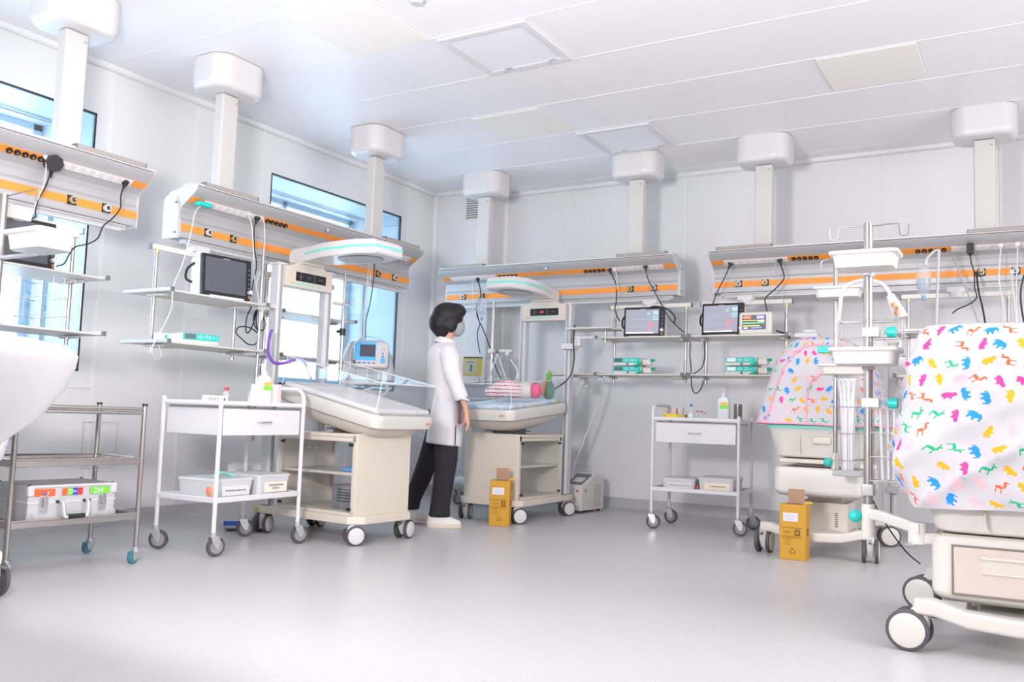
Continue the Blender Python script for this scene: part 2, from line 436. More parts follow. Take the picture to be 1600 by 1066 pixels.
# panel joints
m = MB()
for k in range(-6, 6): m.box((-1.1, 4.21+.65*k, H-.0015), (8.6, .007, .003))
for x, y0, y1 in ((-2.80, 4.86, 6.16), (-.90, 2.2, 4.21)): m.box((x, (y0+y1)/2, H-.0012), (.005, y1-y0, .0024))
struct('trim_3', m, seam_m, sm=False)
m = MB()
for x in (-3.98, -2.78, -1.08, -.245, 1.0, 2.2): m.box((x, YB-.002, H/2+.05), (.022, .004, H-.12))
for y in (-.5, .7, 1.60, 3.62, 4.32, 4.98, 6.90): m.box((XL+.002, y, H/2+.05), (.004, .022, H-.12))
struct('trim_4', m, seam_m, sm=False)
m = MB()
def frame_x(y0, y1, z0, z1, w=.004):
    for a, b in (((y0, z0), (y1, z0)), ((y1, z0), (y1, z1)), ((y1, z1), (y0, z1)), ((y0, z1), (y0, z0))):
        m.box((XL+.002, (a[0]+b[0])/2, (a[1]+b[1])/2), (.004, abs(a[0]-b[0])+w, abs(a[1]-b[1])+w))
frame_x(3.58, 3.83, .385, .685); frame_x(6.35, 6.60, .36, .62)
for z in (.37, .46): m.box((-3.72, YB-.002, z), (.24, .004, .004))
m.box((XL+.002, 2.66, .905), (.004, 1.9, .004))
struct('trim_5', m, lgrey, sm=False)
# windows: a flush tinted pane with a black gasket in front of a deep reveal and the outer frame
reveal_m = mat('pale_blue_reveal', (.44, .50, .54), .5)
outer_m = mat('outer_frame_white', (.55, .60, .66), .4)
gask = mat('black_gasket', (.02, .03, .04), .5)
for i, (y0, y1) in enumerate(WIN):
    z0, z1 = WZ; cy = (y0+y1)/2; cz = (z0+z1)/2
    m = MB()
    for d, t in ((.012, 0),):
        m.box((XL-.008, cy, z0+.006), (.018, y1-y0, .012)); m.box((XL-.008, cy, z1-.006), (.018, y1-y0, .012))
        m.box((XL-.008, y0+.006, cz), (.018, .012, z1-z0)); m.box((XL-.008, y1-.006, cz), (.018, .012, z1-z0))
    w = struct('window_%d' % (i+1), m, gask, sm=False)
    m = MB(); m.box((XL-.008, cy, cz), (.008, y1-y0-.024, z1-z0-.024)); obj('pane', m, pane_m, w, sm=False)
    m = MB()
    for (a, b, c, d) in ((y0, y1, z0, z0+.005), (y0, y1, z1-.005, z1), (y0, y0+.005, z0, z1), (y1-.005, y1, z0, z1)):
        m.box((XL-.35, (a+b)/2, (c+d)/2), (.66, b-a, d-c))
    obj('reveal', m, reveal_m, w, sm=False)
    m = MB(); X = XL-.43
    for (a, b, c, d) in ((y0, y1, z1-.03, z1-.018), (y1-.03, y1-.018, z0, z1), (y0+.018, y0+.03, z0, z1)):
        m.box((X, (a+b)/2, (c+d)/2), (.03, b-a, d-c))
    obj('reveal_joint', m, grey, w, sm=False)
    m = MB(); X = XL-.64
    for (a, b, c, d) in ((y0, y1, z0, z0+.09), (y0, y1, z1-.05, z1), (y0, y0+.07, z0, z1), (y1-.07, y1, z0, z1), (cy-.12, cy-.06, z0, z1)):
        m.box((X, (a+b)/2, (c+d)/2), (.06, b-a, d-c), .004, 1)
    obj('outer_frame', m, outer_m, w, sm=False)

# ceiling fittings
for k, (x, y) in enumerate([(-3.455, 3.92), (-3.455, 5.83), (-.89, 5.81), (-.89, 3.3), (-3.455, 1.97)]):
    lab = ['flat cream ceiling light panel nearest the left wall columns, closer to the camera', 'flat cream ceiling light panel farther back, left of the farther grille',
           'flat cream ceiling light panel at the upper right of the room', 'flat cream ceiling light panel above the right-hand side, nearer the camera', 'flat cream ceiling light panel behind the top edge on the left'][k]
    if k > 2: continue
    t = thing('ceiling_light', lab, 'ceiling light', (x, y, H), 0, 'ceiling light panels')
    m = MB(); m.box((0, 0, -.002), (.60, .60, .004)); obj('frame', m, seam_m, t, sm=False)
    m = MB(); m.box((0, 0, -.005), (.572, .572, .006), .002, 1); obj('diffuser', m, mat('cream_diffuser', (.92, .88, .82), .5), t, sm=False)
def perf_mat():
    m = mat('perforated_white', (.86, .86, .90), .4); nt, b = nodes_of(m)
    tc = nt.nodes.new('ShaderNodeTexCoord'); v = nt.nodes.new('ShaderNodeTexVoronoi'); v.inputs['Scale'].default_value = 75; v.inputs['Randomness'].default_value = 0
    cr = nt.nodes.new('ShaderNodeValToRGB'); cr.color_ramp.interpolation = 'CONSTANT'; cr.color_ramp.elements[0].color = (.42, .42, .46, 1); cr.color_ramp.elements[1].position = .28; cr.color_ramp.elements[1].color = (.86, .86, .90, 1)
    nt.links.new(tc.outputs['Object'], v.inputs['Vector']); nt.links.new(v.outputs['Distance'], cr.inputs[0]); nt.links.new(cr.outputs[0], b.inputs['Base Color']); return m
perf = perf_mat()
for x, y, lab in ((-2.82, 4.53, 'square perforated ceiling air grille nearer the camera, with two latches showing'), (-2.85, 6.48, 'square perforated ceiling air grille farther back, above the middle console')):
    t = thing('air_grille', lab, 'ceiling vent', (x, y, H), 0, 'ceiling air grilles')
    m = MB()
    for a, b, sx, sy in ((0, .285, .62, .05), (0, -.285, .62, .05), (.285, 0, .05, .52), (-.285, 0, .05, .52)): m.box((a, b, -.010), (sx, sy, .020), .006, 2)
    obj('frame', m, white_p, t)
    m = MB(); m.box((0, 0, -.006), (.52, .52, .006)); obj('perforated_panel', m, perf, t, sm=False)
    m = MB()
    for a, b, sx, sy in ((0, .262, .50, .006), (0, -.262, .50, .006), (.262, 0, .006, .52), (-.262, 0, .006, .52)): m.box((a, b, -.016), (sx, sy, .003))
    obj('gap_line', m, grey, t, sm=False)
    for a in (-.16, .16):
        m = MB(); m.cyl((a, .255, -.034), (a, .255, -.008), .008, n=10); m.box((a+.03, .255, -.014), (.05, .012, .012)); obj('latch', m, chrome, t)
# wall vent in the corner riser
t = thing('wall_vent', 'small white louvred vent high on the corner riser', 'wall vent', (-4.86, YB-.30, 2.79))
m = MB()
for a, b, sx, sz in ((0, 0, .26, .012), (0, .21, .26, .012), (-.13, .105, .012, .22), (.13, .105, .012, .22)): m.box((a, -.006, b), (sx, .012, sz), .002, 1)
obj('frame', m, whitem, t)
m = MB(); m.box((0, -.002, .105), (.25, .002, .20)); obj('backing', m, dgrey, t, sm=False)
m = MB()
for k in range(8): m.box((0, -.010, .022+.024*k), (.25, .016, .014), M=T(0, 0, 0))
obj('louvre', m, whitem, t, sm=False)
# smoke detector stub at the top edge
t = thing('smoke_detector', 'tiny grey round detector on the ceiling at the top edge', 'detector', (*at(651, -3, 2, H)[:2], H))
m = MB(); m.lathe([(.045, 0), (.045, -.02), (.03, -.035), (0, -.036)], n=24); obj('body', m, lgrey, t)

# ------------------------------------------------------------------ ceiling-hung medical consoles
CL = 2.33
PROF = [(-.135, 2.172), (-.143, 2.160), (-.122, 2.132), (-.050, 2.085), (0, 2.050), (.012, 2.020), (.010, 1.985), (.0, 1.968), (0, 1.880), (.006, 1.862), (.14, 1.862), (.145, 2.10), (.11, 2.150), (.02, 2.168)]
YZX = Matrix(((0, 0, 1, 0), (1, 0, 0, 0), (0, 1, 0, 0), (0, 0, 0, 1)))
def on_slope(t, off=.0):                 # point on the sloped socket face
    a, b = Vector((-.122, 2.132)), Vector((0, 2.050)); p = a.lerp(b, t); n = Vector((-.56, -.83)); return (p.x+n.x*off, p.y+n.y*off)
SLR = Matrix.Rotation(math.atan2(.082, .122), 4, 'X')   # tilt that lays a flat piece on the slope
def make_console(label, loc, rz, cs=0):
    t = thing('medical_console', label, 'medical console', loc, rz, 'ceiling-hung medical supply consoles')
    m = MB(); m.prism(PROF, 0, CL, YZX); obj('body', m, alu, t, angle=25)
    for x, q in ((-.004, -1), (CL+.004, 1)):
        m = MB(); m.prism([(a*1.02, 2.0+(b-2.0)*1.02) for a, b in PROF], x-.004, x+.004, YZX); m.prism([(.012, 1.855), (.15, 1.855), (.15, 2.10), (.13, 2.13), (.04, 2.12), (.012, 2.03)], x+q*.014, x, YZX)
        c = obj('end_cap', m, alu_l, t)
        m = MB()
        for z in (1.89, 2.08): m.box((x+q*.016, .03, z), (.006, .016, .012))
        obj('cap_screw', m, dgrey, c)
    m = MB(); m.prism([(-.1365, 2.176), (-.1365, 2.190), (-.02, 2.196), (.02, 2.176)], .0, CL, YZX); obj('top_tray', m, alu_l, t)
    m = MB(); m.box((CL/2, -.002, 1.925), (CL-.006, .006, .044)); obj('gas_strip', m, orange, t, sm=False)
    y, z = on_slope(.45, .0015)
    m = MB(); m.box((0, 0, 0), (CL-.006, .046, .003), M=T(CL/2, y, z) @ RX(-34)); obj('socket_channel_strip', m, orange, t, sm=False)
    y, z = on_slope(.45, .006)
    for x0 in (.10, CL-.10-.50):
        m = MB(); m.box((0, 0, 0), (.50, .046, .012), .002, 1, M=T(x0+.25, y, z) @ RX(-34)); s = obj('socket_strip', m, whitem, t)
        for k in range(8):
            m = MB(); c = T(x0+.05+.057*k, y, z) @ RX(-34)
            m.mat(0).cyl((0, 0, -.0065), (0, 0, -.0085), .017, n=16, M=c)
            m.mat(1)
            for q in (-.006, .006): m.cyl((q, 0, -.0086), (q, 0, -.0092), .0028, n=8, M=c)
            obj('socket', m, [mat('socket_face', (.78, .76, .76), .4), grey], s)
    y, z = on_slope(.45, .004)
    for x0 in (.645, CL-.645-.168):
        for k in range(5):
            m = MB(); c = T(x0+.042*k, y, z) @ RX(-34)
            m.mat(0).cyl((0, 0, 0), (0, 0, -.010), .0165, n=14, M=c); m.mat(1).cyl((0, 0, -.0101), (0, 0, -.0125), .005, n=8, M=c)
            obj('jack', m, [black, yel_met], t)
    for x, mm in ((.205, whitem), (.415, yel_met), (CL-.415, yel_met), (CL-.205, whitem)):
        m = MB(); m.mat(0).box((x, -.006, 1.926), (.052, .006, .050)); m.mat(1).cyl((x, -.008, 1.926), (x, -.030, 1.926), .021, n=20)
        m.mat(0).cyl((x, -.030, 1.926), (x, -.033, 1.926), .012, n=16); m.mat(2).cyl((x, -.033, 1.926), (x, -.040, 1.926), .006, n=12)
        obj('gas_outlet', m, [black, mm, chrome], t)
    m = MB(); m.mat(0).box((CL/2, .045, 1.846), (CL-.10, .05, .030), .003, 1); m.mat(1).box((CL/2, .019, 1.846), (CL-.12, .006, .010)); m.mat(0).box((CL/2, .035, 1.826), (CL-.16, .03, .012), .002, 1)
    obj('mounting_rail', m, [alu_l, alu_d], t)
    for x0 in (.06, CL-.06-.43):
        m = MB(); m.mat(0).box((x0+.215, -.115, 2.196), (.43, .05, .028), .004, 1); m.mat(1)
        for q in (x0-.002, x0+.432): m.box((q, -.115, 2.196), (.004, .05, .028))
        obj('lamp_bar', m, [shadebar, dgrey], t)
    m = MB(); m.cyl((CL/2, -.120, 2.150), (CL/2, -.138, 2.128), .006, n=10); m.ell((CL/2, -.142, 2.122), (.013, .013, .013), 8); obj('pull_knob', m, chrome, t)
    for x in (.39+cs, CL-.39+cs):
        m = MB(); m.box((x, .035, (2.16+2.86)/2), (.135, .08, .72), .012, 3, edges='z'); c = obj('column', m, colm, t)
        m = MB(); m.cyl((x+.045, -.0055, 2.83), (x+.045, -.008, 2.83), .008, n=10); obj('screw', m, grey, c)
        m = MB()
        base = rrect(.208, .168, .110, 10)
        rings = []
        for zz, sc in ((2.876, .76), (2.877, .84), (2.884, .92), (2.900, .975), (2.925, 1.0), (3.085, 1.0)): rings.append([(x+p[0]*sc, .035+p[1]*sc, zz) for p in base])
        m.loft(rings); obj('ceiling_cover', m, capm, t, angle=60)
    return t
make_console('long grey console with orange strips before the first window, cut by the left edge', (-4.595, 3.30-CL, 0), 90, -.06)
make_console('long grey console with orange strips hung before the second window, behind the nearer infant warmer', (-4.595, 3.615, 0), 90, -.06)
make_console('long grey console with orange strips along the back wall, above the baby', (-4.90, 6.935, 0), 0)
make_console('long grey console with orange strips on the back wall reaching the right edge', (-2.262, 6.935, 0), 0)

# ------------------------------------------------------------------ shelf racks under the consoles
def make_rack(label, loc, rz, group='shelf racks hanging under the consoles', w=.72):
    t = thing('shelf_rack', label, 'shelf rack', loc, rz, group)
    m = MB(); m.box((w/2, .0, 1.768), (w, .030, .034), .003, 1); b = obj('top_bar', m, cream_l, t)
    for x in (-.003, w+.003):
        m = MB(); m.box((x, 0, 1.768), (.008, .034, .038), .002, 1); obj('bar_cap', m, dgrey, b)
    m = MB(); m.box((w/2, .01, 1.806), (.125, .075, .040), .006, 2); m.cyl((w/2, 0, 1.748), (w/2, 0, 1.786), .045, .05, 20); obj('clamp_block', m, whitem, t)
    for x in (.045, w-.045):
        m = MB(); m.cyl((x, 0, 1.125), (x, 0, 1.752), .0115, n=14); p = obj('pole', m, steel, t)
        m = MB(); m.cyl((x, 0, 1.735), (x, 0, 1.750), .017, n=12); obj('pole_nut', m, yel_met, p)
    for z in (1.490, 1.185):
        m = MB(); m.box((w/2, -.02, z), (w+.02, .40, .012), .003, 1); s = obj('shelf', m, cream_l, t)
        for x in (-.015, w+.015):
            m = MB(); m.mat(0).box((x, -.02, z+.004), (.022, .44, .022), .003, 1); m.mat(1).box((x, -.243, z+.004), (.024, .012, .026), .002, 1)
            obj('side_rail', m, [lgrey, dgrey], s)
        for x in (.045, w-.045):
            m = MB(); m.mat(0).box((x, -.03, z-.016), (.03, .16, .016), .003, 1); m.mat(1).cyl((x, 0, z-.012), (x, 0, z+.0), .02, n=12); m.mat(1).tube([(x, -.03, z-.028), (x-.07*(1 if x > .3 else -1), -.12, z-.030)], .003, 6)
            obj('shelf_clamp', m, [alu_l, yel_met], s)
    return t
rk = make_rack('shelf rack before the first window, holding the dark monitor at the left edge', (-4.60, 2.245, 0), 90)
mk = [((-4.60, 3.415, 0), 90, 'shelf rack under the second-window console, holding the monitor with the blue side'),
      ((-4.73, 4.44, 0), 90, 'shelf rack seen through the posts of the nearer infant warmer'),
      ((-3.155, 6.9, 0), 0, 'shelf rack on the back wall carrying a single monitor above two stacked pumps'),
      ((-2.352, 6.9, 0), 0, 'shelf rack on the back wall carrying a dark monitor and a small cream monitor'),
      ((-.86, 6.9, 0), 0, 'shelf rack behind the right-hand incubator cover and the drip bottle')]
for l, rz, lab in mk: dup(rk, l, rz, lab)

# ------------------------------------------------------------------ patient monitors and pumps
scr_off = mat('dark_screen', (.10, .11, .13), .15)
scr_on = mat('lit_screen_grey', (.22, .23, .27), .2, emit=(.24, .25, .31), estr=.55)
def em(name, c, s=.9): return mat(name, c, .4, emit=c, estr=s)
e_red, e_grn, e_cyn, e_wht, e_ylw, e_blu = em('lit_red', (.9, .08, .06)), em('lit_green', (.15, .7, .2)), em('lit_cyan', (.25, .75, .95)), em('lit_white', (.75, .75, .8)), em('lit_yellow', (.85, .75, .1)), em('lit_blue', (.2, .25, .9))
def make_monitor(label, loc, rz, on=True, w=.345, h=.245, side=.15, sidem=None):
    t = thing('patient_monitor', label, 'patient monitor', loc, rz, 'large patient monitors on the rack shelves')
    m = MB(); m.box((0, -.015, h/2+.004), (w, .03, h), .006, 2, M=RX(-3)); obj('bezel', m, black, t)
    m = MB(); m.box((-.001, .05, h/2), (w-.012, .12, h-.01), .018, 3, M=RX(-3)); m.box((0, .04, .004), (w*.7, .16, .012), .003, 1); obj('housing', m, sidem or whitem, t)
    m = MB(); m.box((-.013, -.0325, h/2+.006), (w-.062, .004, h-.045), M=RX(-3)); s = obj('screen', m, scr_on if on else scr_off, t, sm=False)
    m = MB()
    for k in range(6): m.box((w/2-.017, -.032, .05+.03*k), (.011, .004, .010), .002, 1, M=RX(-3))
    obj('side_keys', m, dgrey, t)
    m = MB(); m.cyl((w/2-.014, -.03, .055), (w/2-.014, -.052, .055), .013, n=16, M=RX(-3)); obj('knob', m, whitem, t, label='white turning knob')
    m = MB(); m.mat(0)
    for k, mm in enumerate((0, 1)): m.mat(mm).box((w/2-.014, -.034, .018+.012*k), (.012, .006, .008), M=RX(-3))
    obj('connector_ports', m, [mat('orange_port', (.9, .2, .03), .4), yel_met], t)
    m = MB(); m.tube(smooth([(-w/2-.01, .05, h*.78), (-w/2-.045, .07, h*.62), (-w/2-.045, .08, h*.4), (-w/2-.008, .07, h*.32)], 6), .008, 8, M=Matrix()); obj('carry_handle', m, black, t)
    m = MB(); m.box((-.01, -.0315, h-.014), (.045, .002, .005), M=RX(-3)); obj('maker_mark', m, grey, t)
    if on:
        q = RX(-3)
        m = MB()
        m.mat(3).box((-.03, -.0352, .034), (w-.11, .001, .008), M=q)
        m.mat(4).box((-.04, -.0352, h*.60), (.17, .0008, .0015), M=q); m.mat(4).box((-.04, -.0352, h*.36), (.17, .0008, .0015), M=q)
        for k in range(3): m.mat(0).box((.10, -.0352, h*.68-.012*k), (.05, .0008, .002), M=q)
        obj('screen_traces', m, [e_cyn, e_grn, e_red, e_wht, mat('trace_grey', (.4, .4, .5), .4, emit=(.4, .4, .5), estr=.5)], s, sm=False)
        text('screen_digits', '132', .036, q @ T(.055, -.0362, h*.42) @ RX(90), e_red, s)
        text('screen_digits', '37', .030, q @ T(.050, -.0362, h*.25) @ RX(90), e_red, s)
        text('screen_digits', '98', .042, q @ T(.100, -.0362, h*.80) @ RX(90), e_cyn, s)
        text('screen_digits', '45', .026, q @ T(.040, -.0362, h*.78) @ RX(90), e_grn, s)
    return t
bluegrey = mat('pale_blue_plastic', (.70, .78, .88), .4)
make_monitor('big dark unlit monitor cut by the left edge, on the rack before the first window', (-4.50, 2.56, 1.497), 90, False, .37, .25)
make_monitor('dark unlit monitor with a pale blue side, on the rack beside the second window', (-4.43, 3.845, 1.497), 84, False, .36, .26, sidem=bluegrey)
make_monitor('lit monitor on the back wall rack directly above two stacked pumps with green clamps', (-2.80, 6.80, 1.497), 4, True, .345, .245)
make_monitor('lit monitor on the back wall rack beside the small cream monitor', (-2.14, 6.80, 1.497), -2, True, .335, .255)
t = thing('small_monitor', 'small cream framed monitor with coloured traces, right of the large lit one', 'monitor', (-1.875, 6.77, 1.497), -3)
m = MB(); m.box((0, 0, .09), (.255, .05, .178), .02, 3); m.box((0, .03, .006), (.16, .10, .012), .003, 1); obj('housing', m, cream_l, t)
m = MB(); m.box((-.006, -.0255, .098), (.185, .003, .112)); s = obj('screen', m, mat('small_screen', (.12, .12, .15), .2, emit=(.10, .11, .14), estr=.4), t, sm=False)
m = MB()
for k, (c, z, x, w, h) in enumerate([(0, .136, -.05, .05, .022), (0, .136, -.088, .012, .012), (1, .136, .05, .055, .022), (2, .112, -.01, .175, .003), (3, .108, .055, .05, .012), (4, .092, -.005, .17, .006), (2, .070, -.02, .13, .006), (3, .055, -.065, .03, .008), (5, .055, .02, .08, .008)]):
    m.mat(c).box((x-.006, -.0275, z), (w, .001, h))
obj('screen_readout', m, [em('lit_orange', (.9, .25, .1)), em('lit_violet', (.35, .35, .85)), e_ylw, e_wht, e_grn, e_blu], s, sm=False)
text('screen_digits', '148', .03, T(-.056, -.0285, .136) @ RX(90), e_red, s); text('screen_digits', '62', .03, T(.044, -.0285, .136) @ RX(90), e_blu, s)

def make_pump(label, loc, rz, group, clamps=True, lcd='dark'):
    t = thing('infusion_pump', label, 'infusion pump', loc, rz, group)
    m = MB(); m.box((0, .055, .034), (.245, .15, .066), .008, 2); obj('housing', m, cream_l, t)
    m = MB(); m.box((0, -.0215, .045), (.236, .006, .040), .004, 2); obj('control_face', m, teal, t)
    m = MB(); m.box((-.072, -.0255, .046), (.068, .004, .028)); obj('display', m, mat('lcd_dark', (.10, .13, .14), .3) if lcd == 'dark' else mat('lcd_white', (.85, .87, .9), .3), t, sm=False)
    m = MB()
    for k, (x, z) in enumerate([(-.02, .046), (-.005, .053), (-.005, .039), (.01, .046), (.035, .053), (.035, .040), (.055, .053), (.055, .040), (.08, .046)]): m.box((x, -.0255, z), (.010, .004, .008), .002, 1)
    obj('keys', m, mat('key_white', (.78, .85, .84), .4), t)
    if clamps:
        m = MB(); m.cyl((.01, -.022, .015), (.01, -.04, .015), .008, n=12); obj('drive_knob', m, dgrey, t)
        m = MB(); m.box((.165, .02, .032), (.075, .05, .045), .006, 2); obj('syringe_head', m, cream_l, t)
        m = MB(); m.box((0, 0, 0), (.065, .02, .024), .008, 3, M=T(.10, -.032, .010) @ RY(-28)); m.ell((.215, .0, .045), (.022, .012, .013), 8); obj('clamp_lever', m, mat('green_plastic', (.0, .38, .25), .4), t, label='green clamp lever')
    return t
make_pump('single teal and cream pump alone on the lower shelf beside the second window', (-4.46, 3.70, 1.192), 78, 'single pump', False)
G1 = 'stacked pumps under the first back wall monitor'; G2 = 'stacked pumps under the two back wall monitors'
make_pump('lower teal pump with green clamps, under the single lit monitor', (-2.93, 6.78, 1.192), 3, G1)
make_pump('upper teal pump with green clamps, under the single lit monitor', (-2.935, 6.78, 1.262), 3, G1)
make_pump('lower teal pump with white display, under the pair of monitors', (-1.985, 6.78, 1.192), -2, G2, lcd='w')
make_pump('upper teal pump with white display, under the pair of monitors', (-1.985, 6.78, 1.262), -2, G2, lcd='w')
t = thing('power_block', 'cream socket block with a teal mark, beside the single pump on the lower shelf', 'power block', (-4.47, 3.47, 1.192), 78)
m = MB(); m.box((0, .03, .025), (.10, .08, .05), .006, 2); obj('housing', m, cream_l, t)
m = MB(); m.box((-.01, -.012, .028), (.016, .004, .022)); obj('switch', m, teal, t)
# ------------------------------------------------------------------ castors
def fork_castor(parent, x, y, top, r=.052, yaw=0, name='caster', tyre=None, hub=None, fork=None, wt=.024):
    """single wheel in a bent metal fork, as on the white trolleys"""
    M = T(x, y, 0) @ RZ(yaw)
    m = MB(M); m.cyl((0, 0, top-.012), (0, 0, top), .017, n=14); m.cyl((0, 0, top-.026), (0, 0, top-.012), .022, n=14)
    for s in (-1, 1):
        m.prism([(-.024, top-.02), (.026, top-.02), (.036, r+.024), (.034, r-.002), (.022, r-.016), (.010, r-.010), (-.014, top-.05)], s*(wt/2+.0075)-.0015, s*(wt/2+.0075)+.0015, Matrix(((1, 0, 0, 0), (0, 0, 1, 0), (0, 1, 0, 0), (0, 0, 0, 1))))
    m.box((0, 0, top-.024), (.042, wt+.012, .004), .001, 1); m.cyl((.018, -wt/2-.008, r), (.018, wt/2+.008, r), .006, n=10)
    c = obj(name, m, fork or mat('fork_zinc', (.55, .56, .57), .3, .6), parent)
    m = MB(M @ T(.018, 0, r) @ RX(90)); m.mat(0).lathe([(r*.62, -wt/2), (r*.94, -wt/2), (r, -wt*.3), (r, wt*.3), (r*.94, wt/2), (r*.62, wt/2)], n=28)
    m.mat(1).lathe([(0, -wt*.66), (r*.20, -wt*.66), (r*.24, -wt*.54), (r*.50, -wt*.53), (r*.56, -wt*.58), (r*.68, -wt*.56), (r*.70, -wt*.50), (r*.70, wt*.50), (r*.68, wt*.56), (r*.56, wt*.58), (r*.50, wt*.53), (r*.24, wt*.54), (r*.20, wt*.66), (0, wt*.66)], n=28)
    obj('wheel', m, [tyre or rubber, hub or mat('hub_grey', (.30, .30, .31), .4)], c, label=None)
    return c
def twin_castor(parent, x, y, r=.062, yaw=0, top=None, body=None, brake=True, off=.012):
    """two discs with pale hub covers either side of a moulded stem"""
    M = T(x, y, 0) @ RZ(yaw); top = top or r*2+.02
    m = MB(M); m.cyl((0, 0, r*1.1), (0, 0, top), .026, .024, 18); m.loft([[(a*.85+.012, b*.8, r*.45) for a, b in rrect(.028, .020, .01)], [(a, b, r*1.2) for a, b in rrect(.034, .024, .01)], [(a, b, r*1.9) for a, b in rrect(.032, .024, .012)], [(a*.8, b*.8, r*2.05) for a, b in rrect(.032, .024, .012)]])
    c = obj('caster', m, body or cream_l, parent, angle=50)
    if brake:
        m = MB(M); m.box((-.062, 0, r*1.75), (.05, .018, .012), .004, 2); obj('brake_lever', m, dgrey, c)
    for s in (-1, 1):
        m = MB(M @ T(off, s*.036, r) @ RX(90*s*-1))
        m.mat(0).lathe([(r*.5, -.012), (r, -.010), (r, .008), (r*.93, .012), (r*.84, .012)], n=32)
        m.mat(1).lathe([(0, .017), (r*.5, .0165), (r*.80, .014), (r*.86, .010), (r*.86, -.010), (0, -.010)], n=32)
        obj('wheel', m, [rubber, body or cream_l], c, angle=50)
    return c

# ------------------------------------------------------------------ white drawer trolleys
def make_trolley(label, loc, rz, loop=1, L=.665, D=.455, yaws=(20, -30, 60, 5)):
    t = thing('drawer_trolley', label, 'trolley', loc, rz, 'white drawer trolleys')
    r = .0125
    hx, hy = L/2, D/2
    for sy in (-1, 1):
        m = MB(); m.cyl((-loop*hx, sy*hy, .125), (-loop*hx, sy*hy, .862), r, n=14); m.lathe([(r*1.05, .855), (r*1.1, .862), (r*.6, .870)], T(-loop*hx, sy*hy, 0)); obj('leg', m, white_p, t)
    zt = .94
    pts = [(loop*hx, -hy, .125), (loop*hx, -hy, .5), (loop*hx, -hy, zt-.07)] + [(loop*hx, -hy+.07-.07*math.cos(R(a)), zt-.07+.07*math.sin(R(a))) for a in (15, 30, 45, 60, 75, 90)]
    pts = pts + [(p[0], -p[1], p[2]) for p in pts[::-1]]
    m = MB(); m.tube(pts, r, 14); obj('push_handle', m, white_p, t)
    m = MB()
    for sy in (-1, 1): m.box((0, sy*hy, .838), (L, .020, .024), .003, 1)
    for sx in (-1, 1): m.box((sx*hx, 0, .838), (.020, D, .024), .003, 1)
    m.box((0, 0, .832), (L-.02, D-.02, .006))
    obj('top_tray', m, white_p, t)
    m = MB()
    for sy in (-1, 1): m.box((0, sy*hy, .303), (L, .020, .030), .003, 1)
    for sx in (-1, 1): m.box((sx*hx, 0, .303), (.020, D, .030), .003, 1)
    m.box((0, 0, .296), (L-.02, D-.02, .006))
    obj('lower_tray', m, white_p, t)
    m = MB()
    for sx in (-1, 1):
        for z in (.78, .28, .80): m.cyl((sx*hx, -hy-.016, z), (sx*hx, -hy+.0, z), .006, n=10)
    obj('bolts', m, alu_l, t)
    m = MB(); m.box((0, .0, .815), (L-.05, D-.03, .008)); obj('drawer_runner', m, dgrey, t)
    m = MB(); m.box((0, -.002, .732), (L-.045, D-.01, .150), .003, 1); d = obj('drawer', m, white_p, t)
    m = MB(); m.tube(smooth([(-.045, -hy+.002, .735), (-.040, -hy-.020, .735), (.040, -hy-.020, .735), (.045, -hy+.002, .735)], 5), .005, 8); obj('drawer_handle', m, chrome, d)
    k = 0
    for sx in (-1, 1):
        for sy in (-1, 1): fork_castor(t, sx*hx, sy*hy, .132, .054, yaws[k]); k += 1
    return t
make_trolley('white drawer trolley on the left, in front of the nearer infant warmer', (-4.128, 3.724, 0), 92.2, 1, yaws=(-12, -60, -20, -30))
make_trolley('white drawer trolley against the back wall with bottles and a yellow box on top', (-2.262, 6.712, 0), 4.4, -1, L=.655, D=.475, yaws=(10, 0, 10, 20))

# ------------------------------------------------------------------ steel trolley with the instrument case
st = thing('steel_trolley', 'three-tier stainless steel trolley at the left, carrying the aluminium case', 'trolley', (-4.275, 2.72, 0), 84.5)
L, D = .64, .445
for sx in (-1, 1):
    for sy in (-1, 1):
        m = MB(); m.cyl((sx*L/2, sy*D/2, .078), (sx*L/2, sy*D/2, .806), .0125, n=16); l = obj('leg', m, steel, st)
        m = MB(); m.cyl((sx*L/2, sy*D/2, .806), (sx*L/2, sy*D/2, .818), .0145, n=16); obj('leg_cap', m, black, l)
        c = fork_castor(st, sx*L/2, sy*D/2, .082, .032, 200 if sx > 0 else 160, tyre=mat('teal_tyre', (.05, .22, .27), .5), hub=mat('teal_hub', (.08, .30, .36), .5), wt=.020)
        m = MB(T(sx*L/2, sy*D/2, 0)); m.box((.035, 0, .066), (.04, .014, .005), .002, 1, M=RZ(20) @ RY(-15)); obj('brake_lever', m, chrome, c)
m = MB()
for dz in (0, -.022):
    for sy in (-1, 1): m.cyl((-L/2, sy*D/2, .790+dz), (L/2, sy*D/2, .790+dz), .0085, n=10)
    m.cyl((L/2, -D/2, .790+dz), (L/2, D/2, .790+dz), .0085, n=10)
    m.cyl((-L/2, -D/2, .790+dz), (-L/2, D/2, .790+dz), .0085, n=10)
m.box((0, 0, .762), (L-.02, D-.02, .004)); obj('top_shelf', m, steel, st)
for z in (.515, .232):
    m = MB(); m.box((0, 0, z), (L-.02, D-.02, .004))
    for sy in (-1, 1): m.box((0, sy*D/2, z+.004), (L-.01, .006, .030), .002, 1); m.cyl((-L/2, sy*D/2, z+.022), (L/2, sy*D/2, z+.022), .006, n=8)
    for sx in (-1, 1): m.box((sx*L/2, 0, z+.004), (.006, D-.01, .030), .002, 1); m.cyl((sx*L/2, -D/2, z+.022), (sx*L/2, D/2, z+.022), .006, n=8)
    obj('shelf', m, steel, st)
